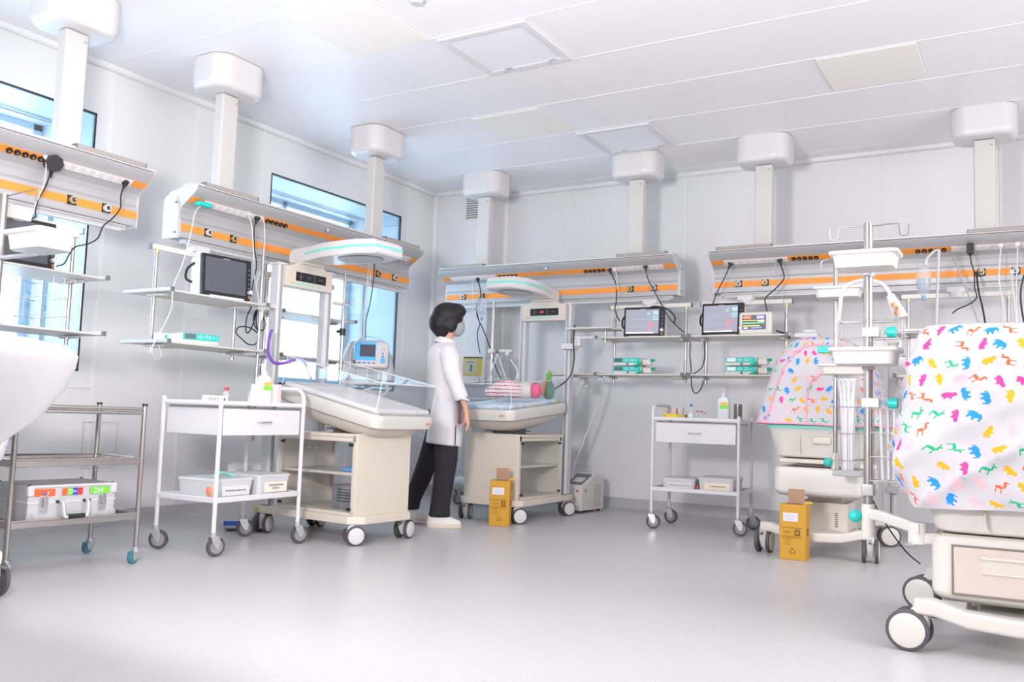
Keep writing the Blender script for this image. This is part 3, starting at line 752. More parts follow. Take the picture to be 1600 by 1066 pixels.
t = thing('instrument_case', 'silver aluminium case with red, striped and green stickers, on the steel trolley bottom shelf', 'case', (-4.245, 2.705, .2345), 84.5)
cw, cd, ch = .435, .335, .180
m = MB(); m.box((0, 0, ch/2), (cw, cd, ch), .010, 3); obj('shell', m, mat('ribbed_aluminium', (.56, .56, .57), .4, .35), t)
m = MB()
for z in (.098,): m.box((0, 0, z), (cw+.004, cd+.004, .014), .003, 1)
m.box((0, -cd/2, ch-.006), (cw, .008, .014), .003, 1); m.box((0, -cd/2, .006), (cw, .008, .014), .003, 1)
obj('rim', m, alu_l, t)
for sx in (-1, 1):
    for z in (.025, ch-.028):
        m = MB(); m.box((sx*(cw/2-.012), -cd/2+.008, z), (.034, .034, .050), .010, 3); obj('corner_guard', m, grey if z < .1 else lgrey, t)
    for sy in (-1, 1):
        m = MB(); m.ell((sx*(cw/2-.012), sy*(cd/2-.012), ch), (.009, .009, .005), 8); obj('stud', m, black, t)
    m = MB(T(sx*.145, -cd/2-.004, .092)); m.prism([(-.018, -.045), (.018, -.045), (.022, .0), (.018, .038), (-.018, .038), (-.022, 0)], -.0035, .0035, Matrix(((1, 0, 0, 0), (0, 0, 1, 0), (0, 1, 0, 0), (0, 0, 0, 1))), bev=.001)
    m.cyl((0, -.006, -.03), (0, .002, -.03), .010, n=12); m.box((0, -.007, .008), (.012, .006, .05), .002, 1); obj('latch', m, chrome, t)
m = MB(); m.tube(smooth([(-.065, -cd/2-.004, .100), (-.062, -cd/2-.028, .095), (-.058, -cd/2-.036, .045), (-.045, -cd/2-.038, .028), (.045, -cd/2-.038, .028), (.058, -cd/2-.036, .045), (.062, -cd/2-.028, .095), (.065, -cd/2-.004, .100)], 5), .0085, 10); h = obj('handle', m, alu_l, t)
m = MB(); m.box((0, -cd/2-.039, .030), (.085, .024, .022), .006, 2); obj('handle_grip', m, black, h)
m = MB()
for x in (-.078, -.054, .054, .078): m.box((x, -cd/2-.005, .100), (.016, .012, .012), .003, 1)
obj('handle_mount', m, black, t)
st_or, st_gr, st_bl, st_rd = mat('sticker_orange', (.92, .12, .03), .5), mat('sticker_green', (.18, .60, .05), .5), mat('sticker_blue', (.01, .10, .50), .5), mat('sticker_red', (.80, .03, .03), .5)
yf = -cd/2-.0055
def sticker(x, parts, w=.100, h=.034, z=.146):
    m = MB()
    for i, (mi, a, b) in enumerate(parts): m.mat(mi).box((x-w/2+(a+b)/2*w, yf, z), ((b-a)*w, .001, h))
    return obj('sticker', m, [st_or, st_gr, st_bl, st_rd], t, sm=False)
s = sticker(-.143, [(0, 0, 1)]); m = MB(T(-.143, yf-.001, .140)); YX = Matrix(((1, 0, 0, 0), (0, 0, 1, 0), (0, 1, 0, 0), (0, 0, 0, 1)))
m.mat(0).prism([(-.016, -.004), (.010, -.004), (.016, .008), (.010, .008), (.005, .002), (-.014, .001)], -.0004, .0004, YX); m.mat(1).prism([(.010, -.006), (.014, -.006), (.021, .010), (.017, .010)], -.0005, .0005, YX); obj('baby_symbol', m, [st_bl, paper], s, sm=False)
s = sticker(-.008, [(0, 0, .25), (1, .25, .5), (2, .5, .75), (3, .75, 1)])
m = MB(T(-.008, yf-.001, .146)); m.prism([(-.024, -.008), (-.022, -.010), (.020, -.001), (.020, .001)], -.0004, .0004, YX); m.prism([(-.024, .008), (-.022, .010), (.020, .001), (.020, -.001)], -.0004, .0004, YX); obj('tool_symbol', m, paper, s, sm=False)
s = sticker(.130, [(1, 0, 1)])
m = MB(T(.130, yf-.001, .146)); m.prism([(-.026, -.010), (-.020, -.012), (.020, .006), (.019, .009)], -.0004, .0004, YX); m.prism([(-.026, .010), (-.020, .012), (.020, -.006), (.019, -.009)], -.0004, .0004, YX); m.box((-.024, 0, -.010), (.010, .0012, .006)); m.box((-.024, 0, .010), (.010, .0012, .006)); obj('scissors_symbol', m, paper, s, sm=False)

# ------------------------------------------------------------------ radiant infant warmers
cabinet_c = mat('cabinet_cream', (.72, .65, .55), .42)
def make_warmer(label, loc, rz, tilt, sheet, bedz, castor_yaws):
    t = thing('infant_warmer', label, 'infant warmer', loc, rz)
    def P(x): return x
    m = MB(); m.prism([(-.465, -.27), (.40, -.285), (.475, -.21), (.475, .21), (.40, .285), (-.465, .27)], .128, .176, bev=.006); b = obj('base_plate', m, cabinet_c, t)
    m = MB(); m.box((-.44, -.279, .152), (.022, .002, .024)); obj('warning_sticker', m, yellow, b)
    k = 0
    for x, y in ((-.40, -.24), (.40, -.235), (.40, .235), (-.40, .24)):
        twin_castor(t, x, y, .060, castor_yaws[k], .130, whitem); k += 1
    # cabinet: solid end panels, glass doors on both long sides
    m = MB(); x0, x1, hw = -.30, .42, .245
    m.box((x1-.006, 0, .426), (.018, hw*2+.004, .504), .002, 1); m.box((x0+.006, 0, .426), (.018, hw*2+.004, .504), .002, 1)
    m.box(((x0+x1)/2, 0, .662), (x1-x0, hw*2, .026), .002, 1); m.box(((x0+x1)/2, 0, .186), (x1-x0, hw*2, .020), .002, 1)
    for s in (-1, 1):
        m.box((x0+.02, s*(hw-.006), .426), (.040, .012, .476)); m.box((x1-.02, s*(hw-.006), .426), (.040, .012, .476)); m.box(((x0+x1)/2, s*(hw-.006), .640), (x1-x0, .012, .030))
    c = obj('cabinet', m, cabinet_c, t)
    m = MB(); m.box(((x0+x1)/2, 0, .425), (x1-x0-.04, hw*2-.05, .018), .002, 1); obj('inner_shelf', m, cabinet_c, c)
    for s in (-1, 1):
        for q in (0, 1):
            xa, xb = (x0+.03, (x0+x1)/2-.002) if q == 0 else ((x0+x1)/2+.002, x1-.03)
            m = MB(); m.box(((xa+xb)/2, s*(hw+.003), .412), (xb-xa, .005, .44)); d = obj('glass_door', m, cabglass, t, sm=False)
            hxx = xa+.02 if q == 0 else xb-.02
            for z in (.215, .607):
                m = MB(); m.box((hxx, s*(hw+.004), z), (.034, .012, .018), .003, 1); obj('hinge', m, black, d)
            hx = xb-.025 if q == 0 else xa+.025
            m = MB(); m.tube([(hx-.018, s*(hw+.006), .575), (hx-.018, s*(hw+.02), .575), (hx+.018, s*(hw+.02), .575), (hx+.018, s*(hw+.006), .575)], .004, 8); obj('door_handle', m, chrome, d)
    # columns
    for s in (-1, 1):
        m = MB(); m.mat(0).box((-.42, s*.225, .985), (.085, .052, 1.61), .012, 3, edges='z'); m.mat(1).box((-.376, s*.225, .985), (.004, .012, 1.60)); m.mat(0).box((-.42, s*.200, .985), (.06, .012, 1.60), .003, 1)
        c = obj('column', m, [alu_l, alu_d], t)
        m = MB(); m.box((-.42, s*.225, 1.795), (.10, .075, .014), .004, 2); obj('column_cap', m, whitem, c)
    # control head
    m = MB(); poly = [(-.215, 1.645), (.215, 1.645), (.215, 1.785), (.16, 1.795), (.12, 1.818), (-.12, 1.818), (-.16, 1.795), (-.215, 1.785)]
    m.prism(poly, -.445, -.345, YZX, bev=.010); c = obj('control_head', m, cream, t)
    m = MB(); m.mat(0).box((-.3445, .01, 1.722), (.004, .275, .062)); d = obj('display', m, black, c, sm=False)
    m = MB()
    for y0 in (-.085, .04): m.box((-.342, y0, 1.722), (.001, .0015, .054))
    obj('display_divider', m, grey, d, sm=False)
    m = MB()
    cols = [mat('button_orange', (.9, .4, .05), .4), teal_l]
    for k in range(9):
        if k == 7: continue
        m.mat(0 if k == 0 else 1).box((-.344, .0, 1.672) if False else (-.344, -.155+.030*k, 1.673), (.004, .020, .014), .003, 1)
    obj('buttons', m, cols, c)
    text('maker_mark', 'infant warmer', .017, T(-.3442, 0, 1.785) @ RZ(90) @ RX(90), mat('pale_teal_ink', (.42, .62, .60), .6), c)
    for y0, sx in ((-.082, '36.5'), (-.02+.008, '36.8'), (.100, '00:00')):
        text('display_digits', sx, .024 if y0 < .05 else .020, T(-.3415, y0-.002, 1.722) @ RZ(90) @ RX(90), e_red if (rz < -45 and y0 > -.02 and y0 < 0) else mat('dim_digit', (.16, .12, .15), .5), d)
    # heater hood
    m = MB()
    pl = [(-.47, -.085), (-.30, -.10), (-.08, -.165), (.06, -.175), (.25, -.175), (.385, -.125), (.395, 0)]
    pl = pl + [(a, -b) for a, b in pl[-2::-1]]
    def sc(k, dz): return [(-.05+(a+.05)*k, b*k, dz) for a, b in pl]
    m.loft([sc(.90, 1.826), sc(.97, 1.828), sc(1.0, 1.838), sc(1.0, 1.885), sc(.985, 1.907), sc(.93, 1.924), sc(.55, 1.934)]); hd = obj('heater_hood', m, capm, t, angle=30)
    m = MB(); st_ = [p for p in pl if p[0] > -.32]
    rr = []
    a = [(-.05+(x+.05)*1.004, y*1.006) for x, y in st_]
    vs = [(x, y, 1.868) for x, y in a] + [(x, y, 1.886) for x, y in a]; n = len(a)
    m.raw(vs, [(i, i+1, n+i+1, n+i) for i in range(n-1)]); obj('stripe', m, teal_l, hd, sm=False)
    m = MB(); m.mat(0).lathe([(.0, 0), (.14, 0), (.15, -.004)], T(.13, 0, 1.8255) @ Matrix.Diagonal((1.15, .85, 1, 1)), 28); m.mat(1)
    for k in range(-4, 5): m.box((.13+.03*k, 0, 1.8215), (.006, .2*math.sqrt(1-(k/5.2)**2), .003))
    obj('reflector_grille', m, [alu_d, alu_l], hd)
    m = MB(); m.box((-.38, 0, 1.818), (.14, .20, .016), .003, 1); obj('hood_neck', m, cream, hd)
    # bed
    B = T(.150, 0, bedz) @ RY(tilt)
    m = MB(B)
    def rg(hx, hy, z, r=.07, dx=0): return [(dx+a, b, z) for a, b in rrect(hx, hy, r, 5)]
    m.loft([rg(.44, .265, -.092), rg(.462, .280, -.080), rg(.470, .287, -.03), rg(.466, .284, -.004), rg(.455, .272, 0)]); bd = obj('bed_tray', m, cream_l, t, angle=50)
    m = MB(B); m.loft([rg(.12, .09, -.190, .06, .03), rg(.25, .16, -.180, .09, .02), rg(.34, .21, -.155, .10, .01), rg(.40, .235, -.120, .10, .0), rg(.435, .255, -.080, .09, 0)]); obj('bed_belly', m, cream, t, angle=60)
    m = MB(); m.box((.16, 0, .705), (.26, .16, .06), .004, 1); m.box((.18, .0, .70), (.36, .22, .012)); obj('tilt_mount', m, dgrey, t)
    m = MB(B); m.box((0, 0, .016), (.85, .505, .034), .014, 3); obj('mattress', m, sheet, t)
    for nm, (c0, d0) in dict(a=((0, -.262, .10), (.86, .005, .19)), b=((0, .262, .10), (.86, .005, .19)), c=((.44, 0, .10), (.005, .51, .19)), d=((-.44, 0, .085), (.005, .51, .16))).items():
        m = MB(B); m.box(c0, d0, .002, 1); p = obj('side_panel', m, clear, bd)
        m = MB(B); hz = c0[2]+d0[2]/2
        e = (d0[0]/2, d0[1]/2)
        if d0[0] > .1: m.tube([(-e[0], c0[1], hz), (e[0], c0[1], hz)], .0035, 6); m.tube([(e[0], c0[1], .01), (e[0], c0[1], hz)], .0028, 6); m.tube([(-e[0], c0[1], .01), (-e[0], c0[1], hz)], .0028, 6)
        else: m.tube([(c0[0], -e[1], hz), (c0[0], e[1], hz)], .0035, 6)
        obj('panel_edge', m, mat('acrylic_edge', (.74, .76, .77), .15), p)
    m = MB(B)
    for s in (-1, 1): m.box((-.02, s*.272, .002), (.84, .004, .006))
    m.box((.452, 0, .002), (.004, .50, .006)); obj('tray_groove', m, grey, bd)
    m = MB(B); m.mat(0).box((.4705, .19, -.045), (.001, .018, .018), M=Matrix()); m.mat(1).box((.4705, .215, -.042), (.001, .028, .004)); m.box((.4705, .215, -.050), (.001, .022, .003)); obj('maker_badge', m, [mat('badge_orange', (.9, .25, .05), .5), grey], bd)
    return t
w1 = make_warmer('empty infant warmer with a tilted white mattress, in front of the second window', (-4.01, 4.50, 0), -3.5, 11.5, mattress_m, .885, (-70, 60, 100, -80))
w2 = make_warmer('infant warmer with a baby under its heater, beside the standing person', (-3.69, 6.335, 0), -90, 5.5, duck, .905, (10, 200, 140, 150))
# equipment carried on the warmers' columns
def drip_pole(label, x, y, z0, z1, r=.011, hooks=True):
    t = thing('drip_pole', label, 'pole', (x, y, z0))
    m = MB(); m.cyl((0, 0, 0), (0, 0, z1-z0), r, n=14); m.cyl((0, 0, z1-z0), (0, 0, z1-z0+.012), r*.8, n=12); obj('pole', m, steel, t)
    return t
# ------------------------------------------------------------------ ventilators
t = thing('ventilator', 'white ventilator with a blue-framed tilted screen, in front of the second window', 'ventilator', (-4.55, 5.42, 0), 22)
# local -y faces the viewer after rotation
t.rotation_euler = (0, 0, R(38))
m = MB(); m.loft([[(a, b+.10, 1.06) for a, b in rrect(.20, .17, .05)], [(a, b+.10, 1.10) for a, b in rrect(.21, .18, .05)], [(a*.95-.01, b*.9+.12, 1.25) for a, b in rrect(.20, .17, .05)], [(a*.8-.02, b*.7+.15, 1.36) for a, b in rrect(.18, .15, .05)], [(a*.5, b*.4+.16, 1.385) for a, b in rrect(.18, .15, .05)]]); obj('housing', m, lgrey, t, angle=50)
Q = T(.02, -.085, 1.255) @ RX(-14)
m = MB(Q); m.box((0, 0, 0), (.27, .05, .215), .022, 3); f = obj('front_panel', m, whitem, t)
m = MB(Q); m.box((-.045, -.0255, .022), (.165, .004, .150), .010, 2); obj('blue_frame', m, sky_b, f)
m = MB(Q); m.box((-.028, -.0285, .026), (.118, .003, .098)); obj('screen', m, mat('screen_grey', (.09, .09, .12), .25), f, sm=False)
m = MB(Q); m.cyl((.092, -.022, -.052), (.092, -.042, -.052), .019, n=20); obj('dial', m, sky_b, f)
m = MB(Q)
for k in range(4): m.box((-.085+.036*k, -.0265, -.073), (.022, .006, .012), .003, 1)
obj('keys', m, mat('key_blue', (.12, .28, .62), .4), f)
for z in (.005, -.018): m = MB(Q); m.box((.090, -.0265, z), (.016, .006, .015), .003, 1); obj('arrow_key', m, mat('key_blue', (.12, .28, .62), .4), f)
m = MB(Q); m.cyl((.098, -.025, .042), (.098, -.029, .042), .006, n=10); obj('alarm_light', m, mat('amber', (.85, .35, .03), .4), f)
m = MB(); m.box((.02, -.02, 1.085), (.28, .14, .06), .012, 2); m.cyl((.06, -.10, 1.095), (.06, -.085, 1.095), .014, n=12); obj('gas_block', m, lgrey, t)
m = MB(); m.box((0, .06, 1.035), (.44, .40, .03), .006, 2); obj('table', m, cream_l, t)
m = MB(); m.cyl((0, .10, .12), (0, .10, 1.02), .028, n=18); obj('stand_column', m, alu_l, t)
m = MB()
for a in range(5): c = R(72*a+20); m.box((.15*math.cos(c), .10+.15*math.sin(c), .105), (.30, .04, .03), .008, 2, M=T(0, 0, 0)) if False else m.tube([(0, .10, .115), (.26*math.cos(c), .10+.26*math.sin(c), .095)], .018, 10)
obj('stand_foot', m, lgrey, t)
for a in range(5): c = R(72*a+20); fork_castor(t, .26*math.cos(c), .10+.26*math.sin(c), .088, .036, 30*a)
m = MB()
for k, pts in enumerate(([(-.12, -.10, 1.07), (-.18, -.16, 1.00), (-.10, -.20, .95), (.05, -.18, 1.0)], [(.10, -.10, 1.07), (.16, -.18, .99), (.10, -.22, .93), (.0, -.18, .98)])): m.tube(smooth(pts, 7), .011, 8)
obj('breathing_hose', m, frost, t)
t = thing('ventilator', 'grey-white ventilator with a yellow and green screen, beside the person', 'ventilator', (-4.42, 6.84, 0), 0)
t.rotation_euler = (0, 0, R(18))
m = MB(); m.loft([[(a+.03, b+.14, 1.00) for a, b in rrect(.19, .17, .04)], [(a+.03, b+.14, 1.20) for a, b in rrect(.19, .17, .04)], [(a*.92+.03, b*.9+.15, 1.31) for a, b in rrect(.19, .17, .05)], [(a*.6+.03, b*.5+.17, 1.345) for a, b in rrect(.19, .17, .05)]]); obj('housing', m, lgrey, t, angle=50)
Q = T(-.055, -.05, 1.215) @ RX(-10)
m = MB(Q); m.box((0, 0, -.0), (.23, .06, .29), .025, 3); f = obj('front_panel', m, whitem, t)
m = MB(Q); m.box((0, -.031, .035), (.185, .003, .175), .004, 1); obj('screen_frame', m, mat('olive_frame', (.52, .46, .10), .4), f)
m = MB(Q); m.mat(0).box((-.02, -.033, .032), (.115, .002, .135)); m.mat(1).box((-.01, -.0342, .02), (.022, .001, .06)); m.mat(1).box((-.02, -.0342, .075), (.07, .001, .008)); m.mat(2).box((0, -.0342, .118), (.18, .001, .010)); obj('screen', m, [mat('screen_sand', (.50, .49, .38), .3), dgrey, ink], f, sm=False)
m = MB(Q); m.mat(0).cyl((.055, -.030, -.095), (.055, -.036, -.095), .030, n=24); m.mat(1).cyl((.055, -.036, -.095), (.055, -.052, -.095), .019, n=20); obj('dial', m, [mat('dial_blue', (.30, .42, .55), .4), whitem], f)
m = MB(); m.box((0, -.02, 1.03), (.34, .10, .10), .012, 2); m.box((.0, -.075, 1.035), (.06, .01, .02)); obj('gas_block', m, lgrey, t)
m = MB(); m.box((.02, .10, .965), (.46, .44, .03), .006, 2); obj('table', m, cream_l, t)
m = MB(); m.box((0, .12, .56), (.30, .26, .60), .02, 2); obj('cart_body', m, lgrey, t)
m = MB(); m.box((0, .12, .21), (.42, .40, .09), .04, 3); obj('cart_base', m, mat('pale_grey_blue', (.68, .72, .76), .4), t)
for x in (-.17, .17):
    for y in (-.03, .27): fork_castor(t, x, y, .168, .062, 60, tyre=dgrey, hub=grey)
m = MB(); m.tube(smooth([(-.10, -.08, 1.02), (-.14, -.13, .90), (-.05, -.15, .74), (-.02, -.12, .60), (-.09, -.10, .52)], 7), .008, 8); obj('breathing_hose', m, frost, t)

# ------------------------------------------------------------------ sharps boxes
def make_box(label, loc, rz, w=.152, d=.14, h=.335):
    t = thing('sharps_box', label, 'cardboard box', loc, rz, 'ochre cardboard boxes with raised flaps')
    m = MB(); m.box((0, 0, h/2), (w, d, h), .003, 1); b = obj('carton', m, ochre, t)
    m = MB(); m.box((.012, -.01, h+.045), (.098, .003, .092), .004, 1, M=T(0, 0, 0)); fl = obj('flap', m, kraft, t)
    m = MB(); m.box((.012, -.0118, h+.040), (.062, .001, .058)); obj('flap_crease', m, mat('kraft_dark', (.42, .26, .16), .8), fl, sm=False)
    m = MB(); m.box((.005, -.03, h+.0008), (.09, .03, .002)); obj('slot', m, black, b, sm=False)
    m = MB(); m.tube(smooth([(w/2-.02, .0, h), (w/2+.01, .0, h+.012), (w/2+.025, .01, h+.004)], 5), .006, 6); obj('tape_tab', m, yellow, b)
    y = -d/2
    m = MB(); m.box((-.012, y-.001, h*.77), (.088, .002, .052), M=RZ(0)); n = obj('paper_label', m, paper, b, sm=False)
    m = MB()
    for k in range(3): m.box((-.015, y-.0023, h*.77+.012-.012*k), (.060, .0004, .0015))
    obj('handwriting', m, mat('blue_ink', (.25, .28, .55), .7), n, sm=False)
    B = lambda x, z: T(x, y-.0006, z) @ RX(90)
    text('printed_text', 'УПАКОВКА ОДНОРАЗОВАЯ', .0088, B(-.005, h*.575), brown_ink, b)
    text('printed_text', 'для отходов', .0085, B(-.03, h*.51), brown_ink, b); text('printed_text', 'класса', .0085, B(-.03, h*.485), brown_ink, b)
    m = MB(); m.mat(0).box((.030, y-.0006, h*.495), (.032, .001, .036)); m.mat(1).box((.030, y-.0014, h*.495), (.017, .001, .020)); obj('class_mark', m, [brown_ink, ochre], b, sm=False)
    text('class_letter', 'Б', .022, T(.030, y-.0022, h*.495) @ RX(90), brown_ink, b)
    m = MB(); m.box((-.005, y-.0006, h*.405), (.118, .001, .0022)); m.box((-.005, y-.0006, h*.432), (.118, .001, .0012)); obj('printed_line', m, brown_ink, b, sm=False)
    for k, s_ in enumerate(('Дата вскрытия', 'Подпись', 'Отделение')): text('printed_text', s_, .0075, B(-.03, h*.375-.016*k), brown_ink, b)
    m = MB(T(.0, y-.0006, h*.16))
    for a in (90, 210, 330):
        c = [(.017*math.cos(R(a+q)), .017*math.sin(R(a+q))) for q in (-38, 38)]; m.tube([(p[0], 0, p[1]) for p in c], .0012, 5)
    for q in range(3):
        a, b2 = R(90+120*q), R(210+120*q); m.tube([(.020*math.cos(a), 0, .020*math.sin(a)), (.020*math.cos(b2), 0, .020*math.sin(b2))], .0010, 5)
    obj('recycling_mark', m, brown_ink, b)
    m = MB(); m.mat(0).box((w/2+.0006, 0, h*.50), (.001, .050, .044)); m.mat(1).box((w/2+.0014, 0, h*.50), (.001, .008, .026)); obj('side_mark', m, [brown_ink, ochre], b, sm=False)
    return t
make_box('ochre cardboard box standing before the foot end of the warmer with the baby', (-3.50, 5.765, 0), 24)
make_box('ochre cardboard box standing before the middle incubator', (-1.325, 5.70, 0), 3, .155, .15, .335)

# ------------------------------------------------------------------ floor machines
t = thing('oxygen_concentrator', 'cream sloped-top compressor on the floor, right of the warmer with the baby', 'compressor', (-3.50, 7.16, 0), -5)
m = MB()
pf = [(-.18, .0), (.20, .0), (.20, .26), (.10, .315), (.05, .315), (-.18, .21)]
m.prism([(a, b+.02) for a, b in pf], -.10, .10, YZX, bev=.010); obj('housing', m, cream_l, t)
m = MB(T(0, -.065, .2855) @ RX(24.5)); m.mat(0).box((0, 0, .0), (.16, .20, .005), .003, 1); m.mat(1).box((.01, -.02, .004), (.10, .08, .003)); obj('control_panel', m, [dgrey, lgrey], t)
m = MB(); m.cyl((.055, -.178, .19), (.055, -.186, .19), .010, n=12); m.box((.10, -.12, .19), (.004, .012, .03)); obj('switch', m, red, t)
m = MB()
for k in range(3):
    for j in range(12): m.box((.1005, .04+.04*k, .06+.016*j), (.002, .026, .007))
obj('vent_slots', m, mat('slot_brown', (.45, .38, .35), .6), t)
m = MB()
for a in (-.07, .07):
    for b in (-.14, .16): m.cyl((a, b, 0), (a, b, .02), .014, n=12)
obj('foot', m, black, t)
t = thing('air_compressor', 'grey floor unit with a blue band, behind the trolley on the left', 'compressor', (-4.62, 4.33, 0), 42)
m = MB(); m.box((0, .0, .23), (.28, .28, .42), .010, 2); obj('housing', m, mat('warm_grey_metal', (.60, .60, .58), .45), t)
m = MB(); m.box((0, 0, .052), (.284, .284, .030)); obj('blue_band', m, blue, t, label='blue band')
m = MB(); m.box((0, 0, .018), (.27, .27, .016)); obj('plinth', m, dgrey, t)
m = MB(); m.tube([(-.05, -.14, .40), (.10, -.16, .40)], .004, 6); m.cyl((-.06, -.14, .40), (-.06, -.155, .40), .012, n=10); obj('valve', m, steel, t)
m = MB()
for a in (-.11, .11):
    for b in (-.11, .11): m.cyl((a, b, 0), (a, b, .012), .012, n=10)
obj('foot', m, black, t)
# ------------------------------------------------------------------ covers, incubators
def drape(name, parent, levels, wav=.012, seed=1, n=96, thick=.0, M=None, mt=None, diag=0):
    """cloth hung over a hood: levels = (z, cx, cy, hx, hy, corner radius)"""
    fine = []
    for a, b in zip(levels[:-1], levels[1:]):
        a = tuple(a)+(1,)*(7-len(a)); b = tuple(b)+(1,)*(7-len(b)); q = max(1, round((abs(b[0]-a[0])+abs(b[3]-a[3]))/.022))
        for k in range(q): fine.append(tuple(u+(v-u)*k/q for u, v in zip(a, b)))
    levels = fine+[tuple(levels[-1])]
    rings = []; uvs = []
    per = None
    def ringof(cx, cy, hx, hy, r):
        pts = rrect(hx, hy, r, 8)
        # resample evenly
        P = [Vector((a, b)) for a, b in pts]; P.append(P[0]); Ls = [0]
        for i in range(1, len(P)): Ls.append(Ls[-1]+(P[i]-P[i-1]).length)
        out = []; j = 0
        for k in range(n):
            d = Ls[-1]*k/n
            while Ls[j+1] < d: j += 1
            f = (d-Ls[j])/(Ls[j+1]-Ls[j]+1e-9); q = P[j].lerp(P[j+1], f); out.append((cx+q.x, cy+q.y, d))
        return out, Ls[-1]
    # start all rings at the same relative corner
    allr = [ringof(*l[1:6]) for l in levels]; mx = max(a[1] for a in allr)
    zs = 0; pv = None
    for li, (l, (pts, pr)) in enumerate(zip(levels, allr)):
        ring = []; z = l[0]
        if li: zs += math.hypot(z-levels[li-1][0], l[3]-levels[li-1][3])
        w = l[6] if len(l) > 6 else 1
        for k, (x, y, d) in enumerate(pts):
            dx, dy = x-l[1], y-l[2]; L_ = math.hypot(dx, dy)+1e-6
            nz = noise.noise(Vector((x*3.2+seed, y*3.2, z*1.2+diag*(x+y)*2)))*1.6 + .55*noise.noise(Vector((x*9+seed, y*9, z*3+diag*(x+y)*5)))
            nz += .5*math.sin((x*.8-y+z*1.3*diag)*28+seed)*.35
            d_ = z*.80-x*.55+y*.3; l_ = x*.8+z*.6
            nz += diag*1.5*(1-min(1, abs(noise.noise(Vector((d_*6.5, l_*1.3, seed)))*2.2)))**3
            nz += .9*(1-min(1, abs(noise.noise(Vector((x*6+y*6, z*1.4, seed+7)))*2.5)))**3*(.6 if diag else 1)
            o = wav*w*nz
            ring.append((x+dx/L_*o, y+dy/L_*o, z + (.012*w*noise.noise(Vector((x*5, y*5, seed))) if li < 2 else 0)))
            uvs.append((d/pr*mx, zs))
        rings.append(ring)
    m = MB(M); vs = [p for r in rings for p in r]; fs = []; N = n
    fuv = []
    for i in range(len(rings)-1):
        for j in range(N): fs.append((i*N+j, i*N+(j+1) % N, (i+1)*N+(j+1) % N, (i+1)*N+j))
    m.raw(vs, fs, uvs=uvs)
    # fix the wrap column
    for f in m.bm.faces:
        us = [l[m.uv].uv.x for l in f.loops]
        if max(us)-min(us) > mx*.5:
            for l in f.loops:
                if l[m.uv].uv.x < mx*.5: l[m.uv].uv.x += mx
    o = obj(name, m, mt or animal, parent, angle=80)
    return o, rings
pink = mat('pink_piping', (.85, .38, .52), .7)
lilac = mat('lilac_cotton', (.62, .62, .70), .85)
